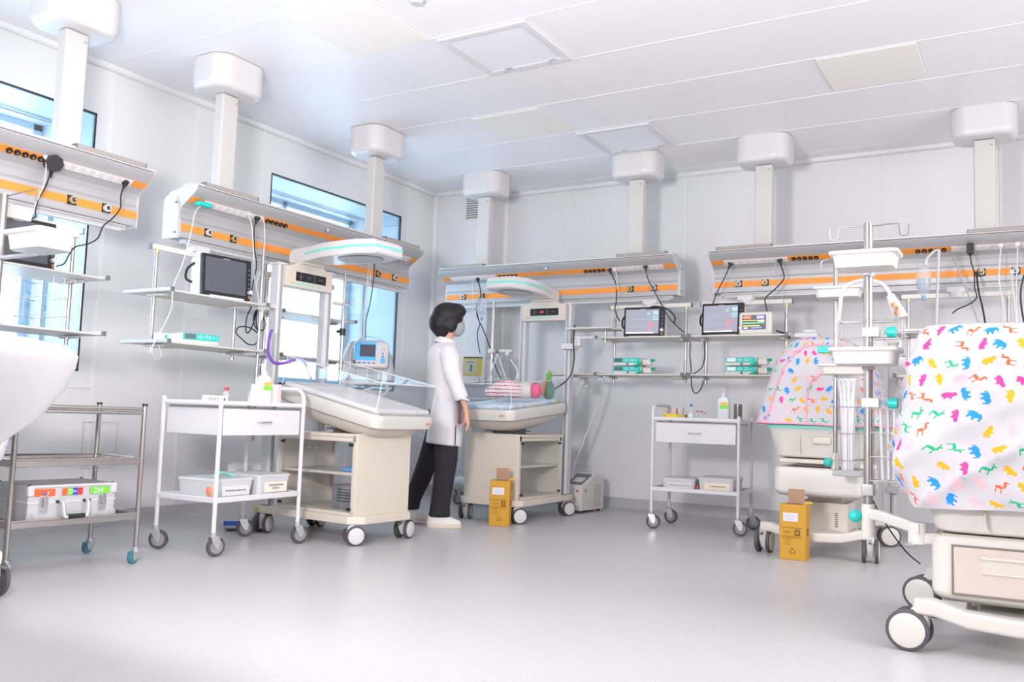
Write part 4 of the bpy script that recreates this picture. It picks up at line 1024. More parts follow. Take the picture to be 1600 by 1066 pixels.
def make_incubator(label, loc, rz, dz=0., drawer=(.370, .552), W=.60, Ld=.93, castr=.072, inset=False, yaws=(85, 80, 95, 20), off=.012):
    t = thing('incubator', label, 'incubator', loc, rz)
    # base frame
    m = MB()
    for sy in (-1, 1):
        m.loft([[(x, sy*Ld/2*.98+b, z+c) for b, c in rrect(.042, .030, .014, 3)] for x, z in ((-.335, .165), (-.27, .165), (-.16, .135), (0, .125), (.16, .135), (.27, .165), (.335, .165))])
    m.box((0, 0, .125), (.26, Ld*.98, .05), .015, 2); obj('base_frame', m, cream_l, t, angle=50)
    k = 0
    for sx in (-1, 1):
        for sy in (-1, 1): twin_castor(t, sx*.32, sy*Ld/2*.98, castr, yaws[k], .170, cream_l, off=off); k += 1
    m = MB(); m.box((0, 0, .23), (.30, .34, .18), .02, 2, edges='z'); m.box((0, 0, .11), (.34, .38, .05), .01, 2); m.box((0, 0, (.30+.62+dz)/2), (.22, .26, .32+dz), .01, 2); obj('lift_column', m, mat('column_beige', (.70, .64, .56), .4), t)
    m = MB()
    for j in range(8): m.box((.08, -.1715, .17+.012*j), (.02, .002, .005))
    obj('column_vents', m, brown_ink, t)
    za, zb = drawer
    m = MB(); m.loft([[(a, b, z) for a, b in rrect(W/2-.03-i, Ld/2-.04-i, .04)] for z, i in ((za, .03), (za+.02, .008), (za+.04, 0), (zb-.02, 0), (zb, .01))]); d = obj('drawer_unit', m, cream_l, t, angle=50)
    hh = zb-za
    if inset:
     m = MB(); m.box((.02, -Ld/2+.037, za+hh*.5), (W-.17, .010, hh-.07), .004, 1); dr = obj('drawer', m, mat('drawer_cream', (.63, .56, .49), .45), d)
     m = MB(); m.box((.02, -Ld/2+.0385, za+hh*.5), (W-.155, .006, hh-.055)); obj('drawer_gap', m, mat('gap_brown', (.22, .19, .17), .6), d, sm=False)
     m = MB(); m.mat(1).box((-.035, -Ld/2+.0325, za+hh*.60), (.15, .003, .055)); m.mat(0).box((-.035, -Ld/2+.030, za+hh*.60+.027), (.16, .012, .010), .003, 1); m.box((-.035, -Ld/2+.031, za+hh*.60-.028), (.16, .008, .006), .002, 1); obj('drawer_handle', m, [cream_l, cream], dr)
    # rail and hood tub
    z1 = .615+dz
    m = MB(); m.box((0, 0, z1-.022), (W*.80, Ld*.86, .030), .004, 1); m.box((0, 0, z1-.045), (W*.5, Ld*.6, .03), .004, 1); obj('mounting_frame', m, cream, t)
    m = MB(); m.loft([[(a, b, z) for a, b in rrect(W/2+i, Ld/2+i, .07)] for z, i in ((z1, -.055), (z1+.012, -.04), (z1+.17, .0), (z1+.185, .005))]); tb = obj('tub', m, cream_l, t, angle=50)
    m = MB(); m.loft([[(a, b, z) for a, b in rrect(W/2+i, Ld/2+i, .07)] for z, i in ((z1+.183, .008), (z1+.186, .010), (z1+.208, .010), (z1+.212, .006))]); obj('teal_rim', m, teal_l, t, label='teal rim')
    m = MB(); y = -Ld/2+.011
    m.box((-.10, y, z1+.10), (.004, .02, .15), M=RX(0)); m.box((.17, y, z1+.10), (.004, .02, .15)); m.box((.035, y-.008, z1+.115), (.11, .02, .045), .006, 2); obj('tub_latch', m, cream, tb)
    # clear hood under the cover
    m = MB(); m.loft([[(a, b, z) for a, b in rrect(W/2-i, Ld/2-i*.8, .06)] for z, i in ((z1+.21, .04), (z1+.55, .10), (z1+.60, .13))]); obj('hood', m, clear, t)
    return t
mi = make_incubator('incubator on its stand in the middle of the right side, behind the ochre box', (-1.245, 6.30, 0), 2, 0)
# its cover
t = thing('incubator_cover', 'animal-print cloth cover with pink piping, over the middle incubator', 'cover', (-1.245, 6.30, 0), 2)
lv = [(.828, .0, 0, .375, .53, .10, 1.2), (.86, 0, 0, .365, .525, .10, 1), (.96, 0, 0, .345, .515, .10, .8), (1.06, 0, 0, .322, .50, .10, .6), (1.16, 0, 0, .295, .48, .10, .5), (1.25, 0, 0, .262, .455, .10, .4), (1.32, 0, 0, .225, .43, .10, .3), (1.37, 0, .0, .185, .40, .09, .2), (1.398, 0, 0, .13, .36, .08, .1), (1.405, 0, 0, .04, .25, .03, .1)]
_, rg_ = drape('cloth', t, lv, .010, 3)
m = MB(); m.tube(smooth(rg_[0], 1, True)+[Vector(rg_[0][0])], .006, 6); obj('hem_piping', m, pink, t, label='pink hem piping')
def face_pt(u, z, off=.006):
    """point on the front face of the cover at local x = u*halfwidth and height z"""
    for i in range(len(lv)-1):
        if lv[i][0] <= z <= lv[i+1][0]: break
    f = (z-lv[i][0])/(lv[i+1][0]-lv[i][0]); hx = lv[i][3]*(1-f)+lv[i+1][3]*f; hy = lv[i][4]*(1-f)+lv[i+1][4]*f
    return Vector((u*hx, -hy-off, z))
m = MB()
m.tube(smooth([face_pt(-.80, .832), face_pt(-.78, .95), face_pt(-.74, 1.10), face_pt(-.66, 1.22), face_pt(-.45, 1.31), face_pt(-.1, 1.335), face_pt(.3, 1.335), face_pt(.7, 1.33)], 8), .006, 6)
m.tube(smooth([face_pt(-.12, .832), face_pt(-.13, .92), face_pt(-.13, 1.02), face_pt(-.08, 1.10), face_pt(.06, 1.135), face_pt(.14, 1.15)], 8), .005, 6)
obj('panel_piping', m, pink, t, label='pink panel piping')

ri = make_incubator('incubator at the right edge on large castors, cut by the frame', (-.105, 4.14, 0), 3, -.175, (.185, .425), .62, .86, .076, True, (172, 165, 90, 90), .035)
t = thing('incubator_cover', 'large white animal-print cloth over the incubator at the right edge', 'cover', (-.105, 4.14, 0), 3)
lv2 = [(.535, .0, 0, .340, .465, .08, 1.0), (.565, 0, 0, .350, .470, .08, 1.1), (.60, 0, 0, .362, .475, .09, 1.2), (.63, 0, 0, .370, .477, .09, 1.3), (.66, 0, 0, .378, .478, .10, 1.4), (.72, 0, 0, .385, .478, .09, 1.4), (.76, 0, 0, .380, .477, .09, 1.3), (.80, 0, 0, .375, .475, .09, 1.2), (.85, 0, 0, .370, .472, .09, 1.1), (.90, 0, 0, .366, .468, .09, 1), (.95, 0, 0, .362, .464, .09, 1), (1.00, 0, 0, .358, .460, .09, .9), (1.08, 0, 0, .350, .452, .09, .8), (1.15, 0, 0, .338, .44, .08, .6), (1.195, 0, 0, .325, .425, .08, .5), (1.222, 0, 0, .30, .40, .08, .4), (1.235, 0, 0, .20, .30, .08, .4), (1.24, 0, 0, .06, .1, .05, .1)]
drape('cloth', t, lv2, .021, 11, 160, diag=1)

li = make_incubator('incubator at the left edge, only a castor and a corner in view', (-4.145, 1.77, 0), 93, -.13, (.185, .425), .62, .90, .076, True)
t = thing('incubator_cover', 'animal-print cloth at the left edge, mostly hidden behind the white lamp head', 'cover', (-4.145, 1.77, 0), 93)
drape('cloth', t, [(l[0]+.03 if l[0] < 1 else l[0]-.10, *l[1:]) for l in lv2], .012, 5, 96)

# trays on poles
def tray_part(parent, x, y, z, w=.27, d=.20, h=.062, nm='tray'):
    m = MB(T(x, y, z))
    def g(i, zz): return [(a, b, zz) for a, b in rrect(w/2-i, d/2-i, .03)]
    m.loft([g(.030, 0), g(.022, .004), g(.014, h*.75), g(.004, h*.78), g(0, h*.84), g(0, h), g(.008, h), g(.012, h*.9), g(.020, h*.8), g(.034, .008)], cap=(True, True))
    return obj(nm, m, cream_l, parent, angle=40)
def wire_basket(parent, x, y, z, w, d, h, nx=3, nz=3, r=.0022, M=None):
    m = MB((M or Matrix()) @ T(x, y, z))
    for k in range(nz+1):
        zz = h*k/nz; m.tube([(-w/2, -d/2, zz), (w/2, -d/2, zz), (w/2, d/2, zz), (-w/2, d/2, zz)], r, 6, closed=True)
    for sx in range(nx+1):
        xx = -w/2+w*sx/nx
        for yy in (-d/2, d/2): m.tube([(xx, yy, 0), (xx, yy, h)], r, 6)
    for sy in (1,):
        yy = -d/2+d*sy/2
        for xx in (-w/2, w/2): m.tube([(xx, yy, 0), (xx, yy, h)], r, 6)
    return obj('wire_basket', m, wire_m, parent)
def hook_bar(parent, z, w=.20, r=.003):
    m = MB(); a = []
    for s in (-1, 1):
        m.tube(smooth([(0, 0, z-.005), (s*w*.62, 0, z), (s*w*.70, 0, z-.012), (s*w*.72, 0, z-.045), (s*w*.82, 0, z-.055), (s*w*.90, 0, z-.045), (s*w*.92, 0, z-.004)], 5), r, 7)
    return obj('hook_bar', m, steel, parent)
# tall pole of the right incubator
t = thing('equipment_pole', 'thick steel pole with two cream trays and wire baskets, left of the right incubator', 'equipment pole', (-.632, 4.02, 0), 0)
m = MB(); m.cyl((0, 0, .49), (0, 0, 1.695), .0185, n=20); m.cyl((0, 0, 1.695), (0, 0, 1.702), .016, n=20); obj('pole', m, steel, t)
m = MB(); m.cyl((0, 0, .365), (0, 0, .500), .027, n=20); obj('pole_socket', m, cream_l, t)
m = MB(); m.ell((-.050, -.01, .447), (.027, .027, .027), 12); m.cyl((-.045, -.005, .447), (-.02, 0, .447), .014, n=12); obj('clamp_knob', m, teal, t, label='round teal clamp knob')
m = MB(); m.loft([[(x+0*b, y+b, z+c) for b, c in rrect(.030, .022, .012, 3)] for x, y, z in ((.0, .0, .462), (.05, -.04, .460), (.20, -.24, .445), (.225, -.265, .442))]); m.cyl((.215, -.255, .385), (.215, -.255, .465), .032, n=18); obj('arm', m, cream_l, t, angle=40)
m = MB(); m.loft([[(x, y+b, z+c) for b, c in rrect(.030, .022, .012, 3)] for x, y, z in ((.19, -.26, .405), (.30, -.22, .408), (.40, -.16, .410))]); obj('arm_bracket', m, cream_l, t, angle=40)
hook_bar(t, 1.690, .175)
tray_part(t, .010, -.125, 1.475, .27, .20, .070); tray_part(t, .010, -.125, 1.075, .275, .20, .070)
for z in (1.47, 1.07):
    m = MB(); m.cyl((0, -.0, z-.005), (0, 0, z+.045), .026, n=18); m.box((0, -.03, z), (.03, .07, .012), .003, 1); obj('tray_clamp', m, alu_l, t)
for z, kx in ((1.225, .075), (.925, .080)):
    m = MB(); m.box((.012, .0, z), (.070, .055, .042), .006, 2); obj('clamp', m, whitem, t)
    m = MB(); m.cyl((kx, 0, z), (kx+.035, 0, z), .021, .024, 16); m.cyl((kx-.01, 0, z), (kx, 0, z), .008, n=10); obj('clamp_knob', m, teal, t, label='teal clamp knob')
wire_basket(t, .0, .075, 1.13, .26, .10, .15, 2, 2)
wire_basket(t, .075, .02, .60, .125, .09, .30, 2, 3)
m = MB()
for k in range(3): m.cyl((.055+.022*k, .015+.01*(k % 2), .605), (.045+.028*k, .02, .90), .007, n=10)
obj('clear_tubes', m, frost, t)
m = MB(); m.box((.0, 0, .56), (.05, .06, .05), .006, 2); obj('pole_collar', m, alu_d, t)
m = MB(); m.tube(smooth([(.0, .03, .54), (.05, .10, .42), (.12, .18, .30), (.17, .26, .24)], 6), .003, 6); obj('cable', m, black, t)
# gooseneck lamp clipped to that pole
t = thing('gooseneck_lamp', 'cream gooseneck lamp arching over the tall steel pole', 'lamp', (-.70, 4.30, 0))
m = MB(); pts = [at(px, py, 1, 4.3) for px, py in ((1314, 466), (1320, 450), (1335, 441), (1352, 438), (1372, 441), (1385, 450), (1392, 463))]
m.tube(smooth(pts, 7), .0085, 10); obj('neck', m, whitem, t, world=True)
p0, p1 = at(1391, 461, 1, 4.3), at(1408, 498, 1, 4.3)
m = MB(); m.mat(0).cyl(p0, p1, .017, .034, 18); m.mat(1)
for k, f in enumerate((.45, .6, .78)): 
    c = p0.lerp(p1, f); m.ell((c.x-.008+.012*(k % 2), c.y-.030, c.z), (.007, .006, .009), 6)
obj('lamp_head', m, [cream_l, orange], t, world=True)
m = MB(); m.cyl((-.70-.008, 4.3, 1.21), (-.70-.008, 4.3, 1.33), .010, n=10) if False else m.tube([pts[0], Vector((pts[0].x, 4.25, pts[0].z-.12)), Vector((-.64, 4.06, pts[0].z-.14))], .0085, 8); obj('clip', m, whitem, t, world=True)

# thinner pole of the middle incubator
t = thing('equipment_pole', 'thin steel pole with two small cream trays, at the front of the middle incubator', 'equipment pole', (-1.085, 5.70, 0), 0)
m = MB(); m.cyl((0, 0, .60), (0, 0, 1.875), .0135, n=16); obj('pole', m, steel, t)
m = MB(); m.cyl((0, 0, .55), (0, 0, .66), .024, n=18); m.box((.04, .03, .595), (.12, .05, .045), .008, 2); m.box((.09, .085, .585), (.26, .06, .03), .006, 2); obj('pole_socket', m, cream_l, t)
m = MB(); m.ell((-.040, -.02, .602), (.027, .027, .027), 12); obj('clamp_knob', m, teal, t, label='round teal clamp knob')
m = MB(); m.tube(smooth([(0, 0, 1.865), (-.07, -.01, 1.850), (-.085, -.01, 1.835), (-.085, -.01, 1.79)], 5), .004, 7); obj('hook_bar', m, steel, t)
tray_part(t, .035, -.10, 1.595, .285, .18, .065); tray_part(t, .075, -.10, 1.130, .30, .18, .062)
m = MB(); m.box((-.06, -.04, 1.290), (.07, .06, .045), .006, 2); m.cyl((-.03, -.05, 1.29), (-.075, -.05, 1.29), .022, n=14); obj('clamp_knob', m, teal, t)
m = MB(T(0, -.02, 0))
for z in (.94, .78, .62): m.tube([(-.02, -.08, z), (.155, -.08, z), (.155, .02, z), (-.02, .02, z)], .0025, 6, closed=True)
for x in (.155, .02, .09): m.tube([(x, -.08, .94), (x, -.08, .56)], .0022, 6)
obj('wire_basket', m, steel, t)
m = MB(); m.box((.085, -.04, .545), (.165, .12, .035), .004, 1); obj('basket_floor', m, grey, t)
t = thing('tube_bundle', 'bundle of white plastic-wrapped tubes in the wire basket under the lower small tray', 'medical tubes', (-1.005, 5.65, .563))
m = MB(); random.seed(4)
for k in range(9):
    a = k*.7; x = .035*math.cos(a); y = .022*math.sin(a); m.tube(smooth([(x*.7, y*.7, 0), (x*.8, y, .2), (x*1.0+.004*random.uniform(-1, 1), y, .42), (x*1.5, y*1.3, .545)], 6), [.010, .011, .011, .012, .011, .012, .013, .013, .014, .014, .013, .011, .009, .008, .006, .006, .005], 6)
obj('tubes', m, mat('milky_plastic', (.78, .77, .80), .3), t)
m = MB(); m.loft([[(a, b, z) for a, b in rrect(w_, w_*.6, .01)] for z, w_ in ((0, .035), (.25, .040), (.45, .052), (.55, .065))], cap=(True, False)); obj('wrap', m, glassy('plastic_wrap', (.95, .95, .97), .25, .95, .2), t)
# white post with bottle behind the middle incubator, as part of its stand
t = thing('suction_post', 'pale square post standing behind the middle incubator, right of the thick pole', 'post', (-.925, 6.96, 0))
m = MB(); m.box((0, 0, .92), (.065, .06, 1.04), .012, 2, edges='z'); m.box((0, 0, 1.44), (.075, .07, .02), .004, 1); obj('post', m, whitem, t)
m = MB(); m.box((0, 0, .38), (.10, .10, .05), .01, 2); m.cyl((0, 0, .0), (0, 0, .37), .022, n=14); m.box((0, 0, .012), (.30, .22, .024), .008, 2); obj('stand', m, lgrey, t)
# green-tipped tubes hanging by the post
t = thing('green_connectors', 'pair of green plastic connectors hanging beside the middle incubator', 'connectors', (-.70, 6.0, .70))
m = MB(); 
for x in (-.018, .022): m.cyl((x, 0, -.0), (x, 0, .065), .016, .012, 12); m.cyl((x, 0, .065), (x, 0, .10), .008, n=10)
obj('connector', m, mat('deep_green', (.0, .35, .22), .4), t)
m = MB(); m.tube(smooth([(-.018, 0, .10), (-.02, .03, .2), (-.06, .10, .30), (-.16, .2, .33)], 6), .005, 6); m.tube(smooth([(.022, 0, .10), (.02, .03, .2), (-.03, .10, .28), (-.14, .2, .31)], 6), .005, 6); obj('hoses', m, grey, t)
# bits on top of the middle incubator cover
t = thing('pump_module', 'small clear-topped white box standing on top of the middle incubator cover', 'device', (-1.34, 6.10, 1.402))
m = MB(); m.box((0, 0, .018), (.15, .12, .034), .008, 2); m.box((.02, .0, .046), (.08, .08, .022), .006, 2); obj('housing', m, lgrey, t)
t = thing('bottle', 'small clear bottle with a black cap behind the thin pole', 'bottle', (*at(1320, 540, 1, 6.05)[:2], 1.19))
m = MB(); m.lathe([(.035, 0), (.038, .01), (.038, .12), (.02, .15), (.018, .17)]); obj('body', m, bottle_c, t)
m = MB(); m.cyl((0, 0, .17), (0, 0, .195), .03, n=16); obj('cap', m, black, t)
m = MB(); m.tube([(-.05, -.045, .06), (.05, -.045, .06), (.05, .045, .06), (-.05, .045, .06)], .003, 6, closed=True); m.tube([(-.05, -.045, .0), (.05, -.045, .0), (.05, .045, .0), (-.05, .045, .0)], .003, 6, closed=True); m.tube([(-.05, .045, .0), (-.05, .045, .06)], .003, 6); m.tube([(0, 0, -.004), (-.0, -.30, -.02)], .004, 6); obj('holder', m, steel, t)

# left edge: pole trays, hook
t = thing('equipment_pole', 'pole with a cream tray and wire basket at the left edge, mostly out of frame', 'equipment pole', (-3.90, 2.27, 0), 0)
m = MB(); m.cyl((-.24, 0, .45), (-.24, 0, 1.77), .0185, n=18); obj('pole', m, steel, t)
tray_part(t, .135, -.03, 1.468, .285, .20, .088)
m = MB(); m.box((-.10, 0, 1.468), (.30, .03, .014), .003, 1); obj('tray_clamp', m, alu_l, t)
m = MB(); m.tube(smooth([(-.24, 0, 1.758), (-.02, 0, 1.765), (.015, 0, 1.758), (.015, 0, 1.722), (.028, 0, 1.712), (.04, 0, 1.722), (.04, 0, 1.763)], 5), .003, 7); obj('hook_bar', m, steel, t)
wire_basket(t, .10, .02, 1.19, .30, .10, .16, 1, 2, .0018)
m = MB(); m.cyl((-.24, 0, .40), (-.24, 0, .50), .027, n=18); m.box((-.24, -.06, .45), (.14, .05, .04), .008, 2); obj('arm', m, cream_l, t)
t = thing('control_box', 'small grey-white control box on the hanging rail at the far upper left', 'device', tuple(at(18, 335, 0, -4.5)))
m = MB(); m.box((0, 0, 0), (.10, .16, .055), .008, 2); m.mat(1).box((.0, .02, -.0295), (.06, .05, .004)); obj('housing', m, [cream_l, grey], t)

# foreground: white rounded lamp head of a phototherapy unit
t = thing('phototherapy_lamp', 'big smooth white lamp head very close to the camera at the left edge', 'lamp', (-2.235, 1.0, 0), 0)
m = MB(); base = rrect(1, .34, .33, 14)
prof = [(.05, .635), (.22, .665), (.335, .715), (.455, .784), (.515, .845), (.540, .890), (.545, .915), (.535, .926), (.50, .936), (.42, .950), (.28, .968), (.06, .978)]
m.loft([[(a*rr, b*rr, zz) for a, b in base] for rr, zz in prof]); obj('lamp_head', m, mat('gloss_white', (.88, .86, .88), .25), t, angle=70)
m = MB(); m.cyl((-.25, 0, .10), (-.25, 0, .66), .025, n=16); m.box((-.25, 0, .09), (.40, .30, .04), .015, 2); obj('stand', m, lgrey, t)
for x in (-.42, -.08):
    for y in (-.12, .12): fork_castor(t, x, y, .075, .03, 20)
# ------------------------------------------------------------------ standing person
PX, PY = -3.80, 5.42
t = thing('person', 'person with short black hair in a white coat and black trousers, mask on, looking right', 'person', (PX, PY, 0), 44)
person = t
def skinned(name, verts, edges, rad, m_, parent, sub=2, root=0):
    me = bpy.data.meshes.new(name); me.from_pydata([tuple(v) for v in verts], edges, []); me.update()
    o = bpy.data.objects.new(name, me); COL.objects.link(o)
    bpy.context.view_layer.objects.active = o
    md = o.modifiers.new('skin', 'SKIN'); md.use_smooth_shade = True; md.branch_smoothing = .4
    for i, d in enumerate(me.skin_vertices[0].data):
        r = rad[i]; d.radius = r if isinstance(r, tuple) else (r, r); d.use_root = (i == root)
    sb = o.modifiers.new('sub', 'SUBSURF'); sb.levels = sub; sb.render_levels = sub
    dg = bpy.context.evaluated_depsgraph_get(); me2 = bpy.data.meshes.new_from_object(o.evaluated_get(dg))
    o.modifiers.clear(); o.data = me2; me2.materials.clear(); me2.materials.append(m_)
    for p in me2.polygons: p.use_smooth = True
    o.parent = parent
    return o
V, E_, Q = [], [], []
def sv(p, r, link=None):
    V.append(p); Q.append(r)
    if link is not None: E_.append((link, len(V)-1))
    return len(V)-1
# local +x is where the person faces, -y is the right hand side (towards the camera)
pel = sv((-.01, 0, .86), .10)
sp1 = sv((0, 0, 1.02), .095, pel); sp2 = sv((-.01, 0, 1.20), .11, sp1); sp3 = sv((-.02, 0, 1.335), .085, sp2)
nk = sv((-.012, 0, 1.405), .047, sp3); nk2 = sv((.0, 0, 1.455), .046, nk); hd1 = sv((.018, 0, 1.505), .072, nk2); hd2 = sv((.022, 0, 1.560), .080, hd1); hd3 = sv((.020, 0, 1.605), .062, hd2)
for s in (-1, 1):
    sh = sv((-.02, s*.145, 1.315), .042, sp3)
    if s < 0: pts = [((.0, -.195, 1.19), .042), ((.045, -.205, 1.035), .036), ((.085, -.20, .945), .030), ((.118, -.195, .86), .023), ((.128, -.192, .815), .021)]
    else: pts = [((-.02, .195, 1.19), .040), ((-.015, .205, 1.03), .035), ((.0, .205, .93), .029), ((.02, .20, .84), .022), ((.025, .198, .81), .020)]
    l = sh
    for p, r in pts: l = sv(p, r, l)
    if s < 0:
        palm = sv((.128, -.190, .775), (.022, .030), l)
        fr = [((.142, -.185, .745), .0095), ((.146, -.190, .715), .0085), ((.138, -.196, .692), .0075)]
        for k, (dy, sc) in enumerate(((.024, .92), (.008, 1.0), (-.009, .96), (-.024, .80))):
            q = palm
            for j, (p, r) in enumerate(fr):
                z = .775+(p[2]-.775)*sc; q = sv((p[0]-.012*j*(k*.25), -.188+dy+.002*j, z), r, q)
        q = palm
        for p, r in (((.104, -.178, .765), .011), ((.092, -.176, .742), .0095), ((.094, -.178, .722), .008)): q = sv(p, r, q)
    else:
        palm = sv((.030, .195, .770), (.022, .030), l)
        for k, (dx, sc) in enumerate(((.024, .92), (.008, 1.0), (-.009, .96), (-.024, .80))):
            q = palm
            for j in range(3): q = sv((.032+dx, .190-.004*j, .770-(.032, .060, .082)[j]*sc), (.0095, .0085, .0075)[j], q)
        q = palm
        for j in range(3): q = sv((.052+.006*j, .185-.004*j, .762-.020*j), (.011, .0095, .008)[j], q)
hipR = sv((.0, -.085, .82), .085, pel); k_ = sv((.025, -.085, .48), .055, hipR); a_ = sv((-.045, -.085, .11), .036, k_); f_ = sv((.0, -.085, .055), .030, a_); sv((.085, -.085, .035), .022, f_)
hipL = sv((-.02, .085, .82), .085, pel); k_ = sv((-.09, .10, .48), .055, hipL); a_ = sv((-.225, .115, .14), .036, k_); f_ = sv((-.19, .115, .07), .028, a_); sv((-.12, .115, .035), .022, f_)
body = skinned('body', V, E_, Q, skin, t)
# nose, ears and eyes carved into the same surface
mm = MB()
mm.ell((.098, 0, 1.520), (.014, .012, .016), 8)
for s in (-1, 1): mm.ell((.012, s*.077, 1.515), (.016, .008, .026), 8)
f0 = obj('t', mm, skin)
bmx = bmesh.new(); bmx.from_mesh(body.data); bmx.from_mesh(f0.data); bmx.to_mesh(body.data); bmx.free(); bpy.data.objects.remove(f0)
for p in body.data.polygons: p.use_smooth = True
m = MB()
for s in (-1, 1): m.mat(0).ell((.086, s*.030, 1.545), (.009, .012, .005), 8); m.mat(1).ell((.091, s*.030, 1.545), (.006, .006, .005), 6); m.box((.093, s*.030, 1.568), (.006, .030, .004), .001, 1)
obj('eye', m, [paper, black], t)
# hair: short full bob with a fringe, open at the face
m = MB()
m.ell((-.005, 0, 1.558), (.105, .100, .092), 14); m.ell((-.045, 0, 1.510), (.085, .088, .085), 12); m.ell((.040, 0, 1.592), (.078, .080, .054), 12); m.ell((-.040, 0, 1.460), (.058, .070, .045), 10)
for s in (-1, 1): m.ell((.012, s*.068, 1.505), (.042, .026, .062), 10); m.ell((.070, s*.04, 1.585), (.042, .045, .030), 10)
h = remeshed(obj('hair', m, hairm, t), .006, 8)
# mask
m = MB(); m.ell((.062, 0, 1.482), (.052, .060, .052), 12); m.ell((.085, 0, 1.500), (.030, .030, .026), 10); h = remeshed(obj('face_mask', m, maskm, t, label='grey face mask'), .005, 4)
m = MB()
for s in (-1, 1): m.tube(smooth([(.05, s*.062, 1.505), (.02, s*.082, 1.530), (.0, s*.084, 1.515), (.02, s*.080, 1.485), (.05, s*.060, 1.465)], 5), .0018, 5)
obj('ear_loop', m, whitem, h)
# coat
def ovr(cx, cy, rx, ry, z, n=28, e=2.3, dz=0):
    out = []
    for i in range(n):
        a = 2*PI*i/n; c, s_ = math.cos(a), math.sin(a)
        out.append((cx+rx*math.copysign(abs(c)**(2/e), c), cy+ry*math.copysign(abs(s_)**(2/e), s_), z+dz*c))
    return out
m = MB()
m.loft([ovr(.0, 0, .128, .178, .592, dz=-.012), ovr(0, 0, .126, .176, .70), ovr(-.002, 0, .124, .172, .86), ovr(-.002, 0, .122, .165, .98), ovr(-.004, 0, .122, .160, 1.08), ovr(-.010, 0, .130, .170, 1.20), ovr(-.018, 0, .128, .182, 1.28), ovr(-.024, 0, .108, .178, 1.335), ovr(-.022, 0, .080, .130, 1.375), ovr(-.012, 0, .062, .075, 1.400), ovr(-.008, 0, .056, .060, 1.425, dz=-.012)])
m.tube([(-.02, -.13, 1.325), (-.005, -.185, 1.25), (.005, -.205, 1.15), (.03, -.212, 1.06), (.060, -.212, .985), (.085, -.205, .930)], [.066, .070, .066, .062, .060, .056], 16)
m.tube([(-.02, .13, 1.325), (-.018, .19, 1.25), (-.018, .205, 1.15), (-.015, .208, 1.06), (-.005, .205, .985), (.0, .205, .93)], [.066, .070, .066, .062, .058, .054], 16)
c = remeshed(obj('coat', m, coatm, t), .009, 5)
# cloth folds on the coat
for v in c.data.vertices:
    p = v.co; w = noise.noise(Vector((p.x*7, p.y*7, p.z*9)))*.006+noise.noise(Vector((p.x*16+p.z*10, p.y*14, p.z*14)))*.003
    v.co = p + v.normal*w
m = MB(); m.tube([(.085, -.205, .922), (.088, -.204, .935)], .058, 18); obj('sleeve_cuff', m, coatm, c)
m = MB(); m.loft([ovr(-.008, 0, .060, .064, 1.405, dz=-.012), ovr(-.008, 0, .066, .070, 1.430, dz=-.02), ovr(-.010, 0, .080, .088, 1.395, dz=-.03), ovr(-.010, 0, .086, .098, 1.372, dz=-.03), ovr(-.010, 0, .080, .092, 1.370, dz=-.03)], cap=(False, False)); obj('collar', m, coatm, c)
m = MB(); m.box((.055, -.178, .665), (.006, .006, .15), .001, 1); obj('side_slit', m, trou, c)
m = MB(); m.box((-.01, -.170, 1.0), (.22, .004, .004)); 
m.bm.free()
# slightly shorter torso, fuller head
def warp(o):
    for v in o.data.vertices:
        z = v.co.z; k = 1
        if z > 1.455: nz = 1.431+(z-1.455)*(1.64-1.431)/(.185); k = 1.13
        elif z > 1.40: nz = 1.348+(z-1.40)*(.083/.055); k = 1+.13*(z-1.40)/.055
        elif z > 1.0: nz = 1.0+(z-1.0)*.87
        else: nz = z
        if o.name.split('.')[0] in ('coat', 'collar'): k = 1; nz = 1.0+(z-1.0)*.87 if z > 1 else z
        v.co.z = nz; v.co.x = .02+(v.co.x-.02)*k; v.co.y *= k
def kids(o):
    out = []
    for c in bpy.data.objects:
        if c.parent == o: out.append(c); out += kids(c)
    return out
for o in kids(t): warp(o)
# trousers
m = MB()
m.loft([ovr(-.01, 0, .115, .160, .90), ovr(-.01, 0, .115, .160, .80), ovr(-.01, 0, .105, .150, .72)])
m.loft([ovr(-.005, -.075, .096, .085, .80), ovr(.004, -.078, .092, .080, .64), ovr(.012, -.082, .082, .072, .48), ovr(-.006, -.085, .074, .064, .30), ovr(-.022, -.085, .072, .060, .15), ovr(-.024, -.085, .080, .064, .075)][::-1])
m.loft([ovr(-.015, .075, .092, .085, .80), ovr(-.045, .085, .088, .080, .64), ovr(-.090, .098, .080, .072, .48), ovr(-.150, .108, .072, .062, .30), ovr(-.205, .115, .068, .056, .17), ovr(-.222, .118, .076, .060, .105)][::-1])
tr_ = remeshed(obj('trousers', m, trou, t), .010, 4)
# shoes
def shoe_part(x, y, yaw, pitch, z=0):
    M = T(x, y, z) @ RZ(yaw) @ RY(pitch)
    ol = []
    for i in range(28):
        a = 2*PI*i/28; cx = math.cos(a); w = .043+.006*(cx > .2)*cx; ol.append((.128*cx, w*math.sin(a)))
    m = MB(M); m.mat(1).loft([[(a, b, 0) for a, b in ol], [(a*1.01, b*1.02, .010) for a, b in ol], [(a, b, .026) for a, b in ol]])
    m.mat(0).loft([[(a*.97, b*.95, .026) for a, b in ol], [(a*.95-.002, b*.93, .045) for a, b in ol], [(a*.74-.026, b*.84, .066+.008*(a < 0)) for a, b in ol], [(a*.52-.050, b*.74, .084) for a, b in ol], [(a*.44-.058, b*.66, .092) for a, b in ol]])
    s_ = obj('shoe', m, [shoe, sole], t, angle=50)
    m = MB(M)
    for k in range(3): m.tube([(-.005+.018*k, -.022, .078-.007*k), (-.002+.018*k, 0, .086-.008*k), (-.005+.018*k, .022, .078-.007*k)], .003, 6)
    obj('laces', m, paper, s_)
